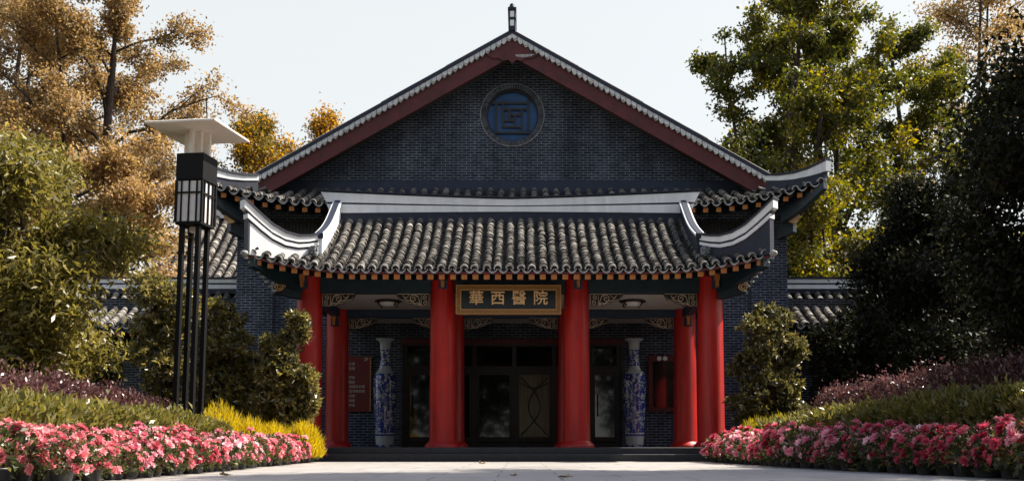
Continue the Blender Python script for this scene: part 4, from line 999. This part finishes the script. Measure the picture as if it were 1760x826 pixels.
def tree(name, label, x, y, H, cb, RAD, nleaf, leaf, mat, seed, trunk_r=.25, stems=1, prof='oval', rise=.6, clump=.5, nprim=16, tmean=.5, tvar=.25, group='trees around the hall', nsec=6, wratio=.6, spread=.12, droop=.0):
    rg = np.random.default_rng(seed); t = thing(name, label, 'tree', (x,y,0), 0, group); ROOTLOC[t.name] = Vector((0,0,0))
    mb = MB(); anchors = []; wts = []
    pf = {'oval': lambda u: math.sin(math.pi*min(1,.12+.88*u)**.75)*.95+.12, 'cone': lambda u: (1-u)**.8+.08, 'dome': lambda u: math.sqrt(max(0,1-(max(0,u-.25)/.78)**2))*(.75+.25*min(1,u*4))}[prof]
    for s_ in range(stems):
        a0 = rg.uniform(0,6.28); off = Vector((math.cos(a0),math.sin(a0),0))*(RAD*spread*(1 if stems>1 else .3))
        tp = []; n_ = 9; w = Vector((0,0,0))
        Hs = H*rg.uniform(.86,1.0)
        for k in range(n_):
            f = k/(n_-1); w = w + Vector((rg.normal()*.05*RAD*.5, rg.normal()*.05*RAD*.5, 0)); tp.append(Vector((0,0,Hs*f*.97)) + off*(.15+f*2.4) + w*(f>0))
        tr = [trunk_r*(1.15 if k==0 else 1)*(1-.9*k/(n_-1))/(stems**.4)+.012 for k in range(n_)]
        mb.tube(tp, tr, 8)
        np_ = max(4, nprim//stems)
        for i in range(np_):
            u = (i+rg.uniform(.1,.9))/np_; hz = cb+(Hs*.95-cb)*u; f = hz/(Hs*.97)*(n_-1); k = min(n_-2,int(f)); base = tp[k].lerp(tp[k+1], f-k)
            az = i*2.4+rg.uniform(-.5,.5)+a0; L = RAD*pf(u)*rg.uniform(.7,1.12); 
            d = Vector((math.cos(az),math.sin(az),0)); pts = [base]
            e = rise*rg.uniform(.5,1.3)
            for j in range(1,6): g = j/5; pts.append(base + d*L*g + Vector((0,0,L*e*g*(1-.25*g) - droop*L*g*g)) + Vector(rg.normal(size=3))*L*.04)
            r0 = max(.02, tr[k]*.5); mb.tube(pts, [r0*(1-.85*j/5)+.006 for j in range(6)], 5)
            for j in range(2,6): anchors.append(pts[j]); wts.append(.8)
            for q in range(nsec):
                g = .25+.75*(q+rg.uniform(0,1))/nsec; jj = min(4,int(g*5)); b0 = pts[jj].lerp(pts[jj+1], g*5-jj)
                sd_ = (d*.5 + Vector(rg.normal(size=3))*.8 + Vector((0,0,.3*rise))).normalized(); l2 = L*rg.uniform(.22,.42)
                p2 = [b0, b0+sd_*l2*.5+Vector(rg.normal(size=3))*l2*.06, b0+sd_*l2]
                mb.tube(p2, [r0*.35+.004, r0*.2+.003, .004], 4)
                for z in (.35,.6,.85,1.0): anchors.append(b0.lerp(p2[2], z)); wts.append(1)
        anchors.append(tp[-1]); wts.append(2)
    mb.build('trunk', M['bark'], t)
    A = np.array([tuple(a) for a in anchors]); wv = np.array(wts)*rg.uniform(.3,1.6,len(wts)); wv /= wv.sum()
    idx = rg.choice(len(A), nleaf, p=wv); ct = rg.normal(0,tvar*.8,len(A))
    P = A[idx] + rg.normal(size=(nleaf,3))*np.array([clump,clump,clump*.75])*.55
    D = rg.normal(size=(nleaf,3)); D[:,2] -= .35; N_ = rg.normal(size=(nleaf,3)); N_[:,2] += .6
    ln = leaf*rg.uniform(.7,1.3,nleaf)
    leaf_obj('crown', P, D, N_, ln, ln*wratio, tmean+ct[idx]+rg.normal(0,tvar*.5,nleaf), mat, t)
    return t

def T(px, py, Y): return AX(px, py, Y)
tree('autumn_tree', 'tall tree with rusty orange leaves and several dark leaning trunks behind the olive tree', T(150,300,35), 35, 19, 5.0, 3.9, 76000, .12, M['lf_orange'], 3, .34, 3, 'oval', .9, .38, 36, .55, .22, nsec=6)
tree('autumn_tree', 'tall orange-brown tree at the far edge with bare dark forked limbs', T(-10,300,38), 38, 20, 7, 4.2, 60000, .12, M['lf_orange'], 8, .36, 3, 'oval', .8, .4, 26, .45, .22)
tree('autumn_tree', 'lower golden orange tree behind the wing, between the olive tree and the lamp', -13.0, 32.2, 9.6, 2.6, 2.5, 42000, .115, M['lf_orange'], 5, .2, 2, 'dome', .5, .42, 22, .7, .18)
tree('autumn_tree', 'small conical tree of green and orange leaves rising behind the upturned eave', T(440,250,46), 46, 17.6, 5, 3.0, 46000, .15, M['lf_mixed'], 9, .22, 1, 'oval', .5, .55, 30, .5, .3)
tree('autumn_tree', 'distant amber treetop just showing beside the gable slope', T(556,250,54), 54, 19.0, 7, 2.6, 18000, .18, M['lf_mixed'], 12, .2, 1, 'cone', .3, .6, 24, .7, .2)
tree('olive_tree', 'bushy olive green tree with long drooping leaves rising in front of the wing roof', T(30,450,17.2), 17.2, 5.45, 1.0, 2.05, 60000, .15, M['lf_bright'], 21, .12, 3, 'dome', .35, .42, 30, .5, .22, wratio=.3, nsec=7, droop=.15)
tree('ginkgo_tree', 'tall yellow-green tree with slender upright trunks beside the gable', T(1325,300,37), 37, 18.5, 3.5, 3.5, 46000, .16, M['lf_ginkgo'], 31, .28, 4, 'oval', 1.0, .36, 36, .5, .25, nsec=6, spread=.2)
tree('ginkgo_tree', 'tall yellow-green tree with thick leaning trunk above the dark evergreen', T(1480,300,39), 39, 21, 3.5, 3.9, 52000, .16, M['lf_ginkgo'], 35, .36, 3, 'oval', 1.0, .38, 36, .55, .25, nsec=6, spread=.25)
tree('ginkgo_tree', 'yellow-green tree with airy crown rising behind the dark evergreens', T(1625,300,42), 42, 19.5, 4, 3.8, 62000, .16, M['lf_ginkgo'], 36, .3, 3, 'oval', 1.0, .4, 30, .5, .25, nsec=6, spread=.22)
tree('ginkgo_tree', 'thin yellowing tree low behind the wing roof beside the hall wall', T(1410,420,33), 33, 9, 2.5, 2.2, 22000, .14, M['lf_ginkgo'], 37, .14, 2, 'dome', .5, .45, 20, .7, .2)
tree('autumn_tree', 'distant tree with sparse pinkish brown leaves above the evergreen crown', T(1670,100,49), 49, 25, 14, 3.4, 14000, .17, M['lf_orange'], 41, .3, 2, 'oval', .8, .6, 24, .5, .2)
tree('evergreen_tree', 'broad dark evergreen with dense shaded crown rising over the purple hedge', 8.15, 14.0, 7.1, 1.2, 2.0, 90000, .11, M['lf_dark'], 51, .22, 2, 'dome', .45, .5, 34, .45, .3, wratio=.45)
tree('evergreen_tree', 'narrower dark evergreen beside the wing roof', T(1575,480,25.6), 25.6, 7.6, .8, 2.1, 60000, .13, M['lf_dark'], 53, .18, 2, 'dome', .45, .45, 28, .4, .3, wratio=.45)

# shrubs shaped from lobes
def shrub(name, label, lobes, Y, nleaf, leaf, mat, seed, tmean=.5, group='glossy shrubs beside the porch', cat='shrub', squash=.8):
    rg = np.random.default_rng(seed); c = [at(px,py,Y) for px,py,_ in lobes]; bx = float(np.mean([p.x for p in c]))
    t = thing(name, label, cat, (bx,Y,0), 0, group); ROOTLOC[t.name] = Vector((0,0,0))
    C_ = np.array([(p.x-bx, rg.uniform(-.45,.45)*r/F*Y*2, p.z) for p,(_,_,r) in zip(c,lobes)]); Rr = np.array([r/F*Y for _,_,r in lobes])
    mb = MB()
    for q in range(len(lobes)):
        a = Vector((rg.normal()*.08, rg.normal()*.08, 0.03)); e = Vector(C_[q]); m_ = a.lerp(e,.5)+Vector((rg.normal()*.12,rg.normal()*.12,-.05*e.z))
        mb.tube([a,m_,e], [.035,.022,.008], 5)
        for k in range(5): mb.tube([e*.85+a*.15, e+Vector(rg.normal(size=3))*Rr[q]*.5], [.008,.003], 4)
    mb.build('stems', M['twig'], t)
    # leaf rosettes on twig tips inside each lobe
    nros = nleaf//9; w = Rr**2; w /= w.sum(); qi = rg.choice(len(lobes), nros, p=w)
    dr = rg.normal(size=(nros,3)); dr /= np.linalg.norm(dr,axis=1,keepdims=True); rad = Rr[qi,None]*(rg.uniform(0,1,(nros,1))**.45)*1.08
    O = C_[qi] + dr*rad*np.array([1,1,squash]); O[:,2] = np.maximum(O[:,2], .05)
    ax = dr*.7 + np.array([0,0,.6]) + rg.normal(size=(nros,3))*.35
    idx = np.repeat(np.arange(nros),9); n = len(idx); tt = rg.normal(0,.16,nros)
    D = ax[idx] + rg.normal(size=(n,3))*.75; N_ = ax[idx] + rg.normal(size=(n,3))*.4
    ln = leaf*rg.uniform(.6,1.25,n)
    leaf_obj('foliage', O[idx], D, N_, ln, ln*.38, tmean+tt[idx]+rg.normal(0,.12,n), mat, t)
    return t
shrub('shrub', 'ragged glossy shrub behind the lamp posts, taller and browner than its neighbour', [(262,500,38),(300,515,35),(258,560,34),(300,575,36),(275,620,38),(310,640,36),(268,668,32),(330,690,34),(245,610,22),(320,545,24)], 24.0, 11000, .15, M['lf_shrub'], 61, .55)
shrub('shrub', 'large glossy leaved shrub between the lamp and the brick wall corner', [(372,525,18),(388,548,28),(360,575,32),(400,590,36),(365,625,40),(415,632,38),(385,672,44),(435,675,40),(350,690,36),(410,712,40),(450,705,30)], 20.6, 16000, .13, M['lf_shrub'], 62, .5)
shrub('shrub', 'tiered glossy shrub hiding the outer porch column beside the steps', [(512,552,19),(500,572,16),(522,575,14),(470,598,24),(490,612,22),(480,645,30),(520,648,24),(532,670,16),(475,690,34),(512,695,30),(500,725,30),(465,720,26),(536,700,12)], 18.9, 14000, .115, M['lf_shrub'], 63, .45)
shrub('shrub', 'dark glossy upright shrub growing against the outermost red column beside the notice case', [(1318,535,18),(1342,546,20),(1290,560,20),(1322,575,28),(1362,590,24),(1300,605,28),(1345,620,32),(1375,610,14),(1262,634,12),(1275,620,14),(1300,650,32),(1345,665,34),(1262,690,14),(1290,690,28),(1330,705,34),(1365,710,26),(1290,722,24)], 20.3, 15000, .115, M['lf_shrub'], 64, .32)
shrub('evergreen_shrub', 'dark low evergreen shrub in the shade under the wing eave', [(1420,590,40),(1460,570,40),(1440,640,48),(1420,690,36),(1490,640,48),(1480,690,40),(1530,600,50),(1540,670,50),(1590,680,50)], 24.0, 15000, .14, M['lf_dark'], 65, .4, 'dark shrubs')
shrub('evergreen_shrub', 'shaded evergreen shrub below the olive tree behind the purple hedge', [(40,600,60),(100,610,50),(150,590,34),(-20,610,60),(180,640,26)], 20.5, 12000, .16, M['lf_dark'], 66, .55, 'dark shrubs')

# hedges
def hedge(name, label, pts, width, heights, leaf, wratio, mat, nleaf, seed, tmean=.5, up=.6, group=None, ragged=.10, z0=.12, tips=0):
    rg = np.random.default_rng(seed); P0 = Vector((pts[0][0],pts[0][1],0)); t = thing(name, label, 'hedge', P0, 0, group); ROOTLOC[t.name] = P0
    pt = np.array(pts, float); seg = np.linalg.norm(np.diff(pt,axis=0),axis=1); cum = np.concatenate([[0],np.cumsum(seg)]); L = cum[-1]
    def pos(s_):
        X = np.interp(s_,cum,pt[:,0]); Y = np.interp(s_,cum,pt[:,1]); e=.05
        dx = np.interp(np.minimum(s_+e,L),cum,pt[:,0])-np.interp(np.maximum(s_-e,0),cum,pt[:,0]); dy = np.interp(np.minimum(s_+e,L),cum,pt[:,1])-np.interp(np.maximum(s_-e,0),cum,pt[:,1]); q = np.hypot(dx,dy)+1e-9
        return X,Y,-dy/q,dx/q
    ph = rg.uniform(0,6.28,8); fq = rg.uniform(1,9,8)
    def bump(s_,w): return sum(np.sin(s_*fq[k]+w*3*((k%3)-1)+ph[k]) for k in range(8))/8
    n = nleaf; s_ = rg.uniform(0,L,n); th = rg.uniform(-.15,1.15,n)*math.pi; dpt = rg.uniform(0,1,n)**1.6*.35
    Hh = np.interp(s_,cum,heights)*(1+ragged*bump(s_,th)*1.6)
    # superellipse cross-section
    cx_ = np.sign(np.cos(th))*np.abs(np.cos(th))**.55; cz_ = np.sign(np.sin(th))*np.abs(np.sin(th))**.55
    endf = np.clip(np.minimum(s_,L-s_)/(.45*width),0,1)**.5
    w = cx_*(width/2)*(1-dpt)*(.6+.4*endf)*(1+ragged*bump(s_*1.3,th+2)); z = z0+(Hh-z0)*(.45+.55*cz_*(1-dpt))*(.55+.45*endf); z = np.where(cz_<0, z0+(Hh-z0)*rg.uniform(0,.45,n), z)
    X,Y,nx,ny = pos(s_)
    P = np.stack([X+nx*w-P0.x, Y+ny*w-P0.y, z],1)
    if tips:
        k = rg.uniform(0,1,n) < tips; P[k,2] += np.abs(rg.normal(0,.07,k.sum()))*Hh[k]
    out = np.stack([nx*cx_, ny*cx_, np.maximum(cz_,0)+.1],1)
    D = out*.6 + np.array([0,0,up]) + rg.normal(size=(n,3))*.6; N_ = out + rg.normal(size=(n,3))*.5
    ln = leaf*rg.uniform(.6,1.3,n)
    tt = tmean + .15*bump(s_*4,th*2) + rg.normal(0,.18,n)
    leaf_obj('foliage', P, D, N_, ln, ln*wratio, tt, mat, t)
    mb = MB()
    for k in range(int(L*26)):
        sq = rg.uniform(0,L); X,Y,nx,ny = pos(np.array([sq])); ww = rg.uniform(-.35,.35)*width; hh = float(np.interp(sq,cum,heights))*rg.uniform(.55,.85)
        bx, by = float(X[0]+nx[0]*ww), float(Y[0]+ny[0]*ww)
        mb.tube([(bx,by,0.03),(bx+rg.normal()*.08,by+rg.normal()*.08,hh*.5),(bx+rg.normal()*.2,by+rg.normal()*.2,hh)], [.014,.01,.004], 4)
    mb.build('stems', M['twig'], t)
    return t
hedge('purple_hedge', 'long purple-leaved hedge running from the olive tree to the street lamp', [(-6.35,6.5),(-6.3,12),(-6.2,18.0)], 1.1, [1.20,1.18,1.04], .062, .5, M['lf_purple'], 52000, 71, .5, .7, 'purple hedges', .10, .15, .25)
hedge('purple_hedge', 'clipped purple-leaved hedge running towards the dark evergreen', [(7.5,8.0),(7.1,12),(6.7,16),(6.35,20.2)], 1.1, [1.52,1.46,1.42,1.3], .062, .5, M['lf_purple'], 52000, 72, .5, .7, 'purple hedges', .08, .15, .2)
hedge('green_hedge', 'low light green hedge between the purple hedge and potted flowers, lamp side', [(-5.1,6.5),(-5.05,12),(-5.0,17.0)], 1.1, [.76,.74,.68], .105, .38, M['lf_hedge'], 30000, 73, .55, .8, 'low green hedges', .10, .12, .2)
hedge('green_hedge', 'low light green hedge behind the darker pink potted flowers, evergreen side', [(6.6,7.5),(6.05,10.5),(5.7,13),(5.35,16.5),(5.0,19.6)], 1.0, [.92,.92,.90,.80,.68], .105, .38, M['lf_hedge'], 30000, 74, .5, .8, 'low green hedges', .10, .12, .2)

# feathery yellow bushes
def kochia(px, Y, r, h, label, seed, tm=.55, group='feathery yellow bushes'):
    rg = np.random.default_rng(seed); x = AX(px,740,Y); t = thing('feathery_bush', label, 'bush', (x,Y,0), 0, group); n = 7000
    a = rg.uniform(0,6.283,n); u = rg.uniform(0,1,n); th = np.arccos(1-u*.98)
    f = rg.uniform(.35,1,n)**.7
    P = np.stack([np.sin(th)*np.cos(a)*r*f, np.sin(th)*np.sin(a)*r*f, .08+np.cos(th)*h*.9*f*(1+.1*np.sin(a*5+seed))],1)
    D = np.stack([np.sin(th)*np.cos(a)*.55, np.sin(th)*np.sin(a)*.55, np.ones(n)],1)+rg.normal(size=(n,3))*.22
    ln = .13*rg.uniform(.6,1.5,n)
    leaf_obj('sprigs', P, D, rg.normal(size=(n,3)), ln, .011, tm+rg.normal(0,.22,n), M['kochia'], t, .1)
    mb = MB()
    for k in range(14):
        q = rg.uniform(0,6.28); mb.tube([(0,0,.02),(math.cos(q)*r*.3,math.sin(q)*r*.3,h*.4),(math.cos(q)*r*.6,math.sin(q)*r*.6,h*.75)], [.012,.008,.004], 4)
    ROOTLOC[t.name] = Vector((0,0,0)); mb.build('stems', M['twig'], t)
kochia(378, 17.6, .48, .95, 'tallest feathery yellow bush right behind the lamp posts', 81)
kochia(425, 17.8, .46, .70, 'feathery yellow bush second from the lamp', 82)
kochia(470, 18.0, .43, .58, 'feathery yellow bush third from the lamp', 83)
kochia(522, 18.2, .34, .62, 'rounded feathery yellow bush nearest the steps, in front of the tiered shrub', 84)
kochia(1300, 19.5, .42, .72, 'feathery greenish bush beside the notice-case end of the steps', 85, .12)
kochia(1340, 19.2, .42, .78, 'feathery greenish bush between the upright shrub and low hedge', 86, .12)

# potted azaleas: six prototypes, copied
def azalea_proto(k, mat, h, seed):
    rg = np.random.default_rng(seed); t = thing('potted_azalea', 'potted azalea', 'potted plant', (0,-50,0)); ROOTLOC[t.name] = Vector((0,0,0))
    b = MB(); b.lathe([(.085,0),(.108,.10),(.114,.10),(.114,.115),(.104,.115),(.10,.095)], (0,0,0), 14); b.build('pot', M['pot'], t)
    n = 420; a = rg.uniform(0,6.283,n); u = rg.uniform(0,1,n); th = np.arccos(1-1.85*u); f = rg.uniform(.45,1,n)**.6; r = .265
    P = np.stack([np.sin(th)*np.cos(a)*r*f, np.sin(th)*np.sin(a)*r*f, .05+(h-.05)*(.46+.52*np.cos(th)*f)],1)
    out = np.stack([np.sin(th)*np.cos(a), np.sin(th)*np.sin(a), np.cos(th)+.3],1)
    ln = .055*rg.uniform(.6,1.3,n)
    leaf_obj('foliage', P, out+rg.normal(size=(n,3))*.7, out+rg.normal(size=(n,3))*.4, ln, ln*.48, .45+rg.normal(0,.25,n), M['lf_azalea'], t)
    nb = 28; a = rg.uniform(0,6.283,nb); u = (np.arange(nb)+rg.uniform(0,1,nb))/nb; th = np.arccos(1-1.35*u)
    C_ = np.stack([np.sin(th)*np.cos(a)*r*1.02, np.sin(th)*np.sin(a)*r*1.02, .08+(h-.08)*(.36+.66*np.cos(th))],1); C_ += rg.normal(size=C_.shape)*.018
    out = np.stack([np.sin(th)*np.cos(a), np.sin(th)*np.sin(a), np.cos(th)*.8+.35],1); out /= np.linalg.norm(out,axis=1,keepdims=True)
    PP,DD,NN,TT = [],[],[],[]; bt = rg.normal(.5,.22,nb)
    for i in range(nb):
        o_ = out[i]; ref = np.array([0,0,1.]) if abs(o_[2])<.9 else np.array([1.,0,0]); s1 = np.cross(o_,ref); s1/=np.linalg.norm(s1); s2 = np.cross(o_,s1)
        for ring, (cnt, op) in enumerate(((6,.35),(5,.85),(3,1.6))):
            for q in range(cnt):
                an = 2*math.pi*(q+.5*ring)/cnt+rg.uniform(-.2,.2); d = s1*math.cos(an)+s2*math.sin(an)
                PP.append(C_[i]-o_*.006); DD.append(d+o_*op+rg.normal(size=3)*.12); NN.append(o_-d*op*.7+rg.normal(size=3)*.15); TT.append(bt[i]+rg.normal(0,.12)-.1*ring)
    ln = .052*np.repeat(rg.uniform(.75,1.25,nb),14)
    leaf_obj('blossoms', np.array(PP), np.array(DD), np.array(NN), ln, ln*.95, np.array(TT), mat, t, .12)
    return t
protos = {'salmon': [azalea_proto(0,M['pet_salmon'],.38,91), azalea_proto(1,M['pet_salmon'],.42,92)], 'pink': [azalea_proto(2,M['pet_pink'],.38,93), azalea_proto(3,M['pet_pink'],.42,94)], 'rose': [azalea_proto(4,M['pet_rose'],.39,95), azalea_proto(5,M['pet_rose'],.43,96)]}
used = set()
def put_azalea(kind, x, y, sc, label, group, r_=0):
    pr = protos[kind][NR.integers(0,2)]
    if pr.name in used: o = copy_tree(pr)
    else: o = pr; used.add(pr.name)
    o.location = (x,y,.006 if r_ < 3 else .052); o.rotation_euler = (0,0,NR.uniform(0,6.28)); o.scale = (sc,sc,sc*NR.uniform(.9,1.1)); o['label'] = label; o['group'] = group
LAB = {('L','salmon'):'black potted azalea with salmon pink flowers in the bed below the street lamp', ('L','pink'):'black potted azalea with pale pink flowers in the bed below the street lamp', ('L','rose'):'black potted azalea with deep rose flowers in the bed below the street lamp',
       ('R','salmon'):'potted azalea with salmon flowers in the bed below the dark evergreens', ('R','pink'):'potted azalea with pale pink flowers in the bed below the dark evergreens', ('R','rose'):'potted azalea with deep rose flowers in the bed below the dark evergreens'}
for side, E, sx in (('L',L_EDGE,-1),('R',R_EDGE,1)):
    y = 7.6
    while y < 19.6:
        for r_ in range(4):
            x = lerp_edge(E,y)+sx*(.17+.36*r_)+NR.uniform(-.04,.04); yy = y+NR.uniform(-.05,.05)+(.17 if r_%2 else 0)
            if side=='L': kind = NR.choice(['salmon','pink','rose'], p=[.75,.2,.05] if y<10.2 else [.24,.50,.26])
            else: kind = NR.choice(['salmon','pink','rose'], p=[.10,.38,.52] if y>12 else [.08,.20,.72])
            if NR.uniform() < .05: continue
            put_azalea(kind, x, yy, NR.uniform(.82,1.12)*(1.0 if side=='L' else 1.18)+.03*r_, LAB[(side,kind)], 'potted azaleas edging the bed '+('below the street lamp' if side=='L' else 'below the evergreens'), r_)
        y += .345

# dry leaves on the paving
def dry_leaf(px, py, s_, label, seed):
    rg = np.random.default_rng(seed); Y = CZ*F/(py-HOR); Y = min(Y, 20.0); x = AX(px,py,Y); t = MB()
    pts = []; n_ = 10
    for k in range(n_):
        a = 2*math.pi*k/n_; r = s_*(1+.35*rg.normal()*.5); pts.append((x+r*math.cos(a), Y+r*.7*math.sin(a), .012+abs(rg.normal())*s_*.35))
    c = (x,Y,.012); V_ = [c]+pts; V2 = [(p[0],p[1],p[2]+.004) for p in V_]
    t.add(V2, [(0,k+1,(k+1)%n_+1) for k in range(n_)]); t.add(V_, [(0,(k+1)%n_+1,k+1) for k in range(n_)])
    t.tube([c,(x+s_*1.5,Y+.02,.02)], .004, 4)
    tag(t.build('fallen_leaf', M['dryleaf']), label, 'leaf', 'fallen leaves on the paving')
dry_leaf(968, 821, .06, 'largest curled brown leaf on the paving in the middle foreground', 1)
dry_leaf(882, 818, .03, 'small brown leaf on the paving left of the largest curled leaf', 2)
dry_leaf(828, 797, .05, 'dry leaf scrap on sunlit paving in front of the steps', 3)
dry_leaf(386, 818, .05, 'curled dry leaf against the azalea pots below the street lamp', 4)
dry_leaf(1466, 810, .05, 'pale dry leaf at the paving edge of the evergreen-side bed', 5)

# tree beyond the frame whose shade falls over the near paving and evergreen-side bed
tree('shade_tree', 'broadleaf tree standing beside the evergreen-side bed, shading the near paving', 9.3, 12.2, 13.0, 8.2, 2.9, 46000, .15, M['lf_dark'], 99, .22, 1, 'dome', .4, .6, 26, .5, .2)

rg = np.random.default_rng(5); mb = MB(); n = 80000; cs = []
for k in range(26):
    x, y, H = -42+84*k/25+rg.normal()*1.2, -15-10*rg.uniform(), rg.uniform(15,22); mb.tube([(x,y,0),(x+.2,y,H*.5),(x,y+.2,H*.85)], [.25,.18,.05], 6); cs.append((x,y,H))
cs = np.array(cs); q = rg.integers(0,26,n); d = rdir(n)*rg.uniform(0,1,(n,1))**.4
P = np.stack([cs[q,0]+d[:,0]*3.2, cs[q,1]+d[:,1]*2.6, cs[q,2]*(.5+.5*d[:,2])],1)
w_ = thing('woodland', None, None, (0,0,0)); w_['kind'] = 'stuff'
leaf_obj('foliage', P, rdir(n), rdir(n), .6, .45, rg.uniform(0,1,n), M['lf_dark'], w_); mb.build('trunks', M['bark'], w_)
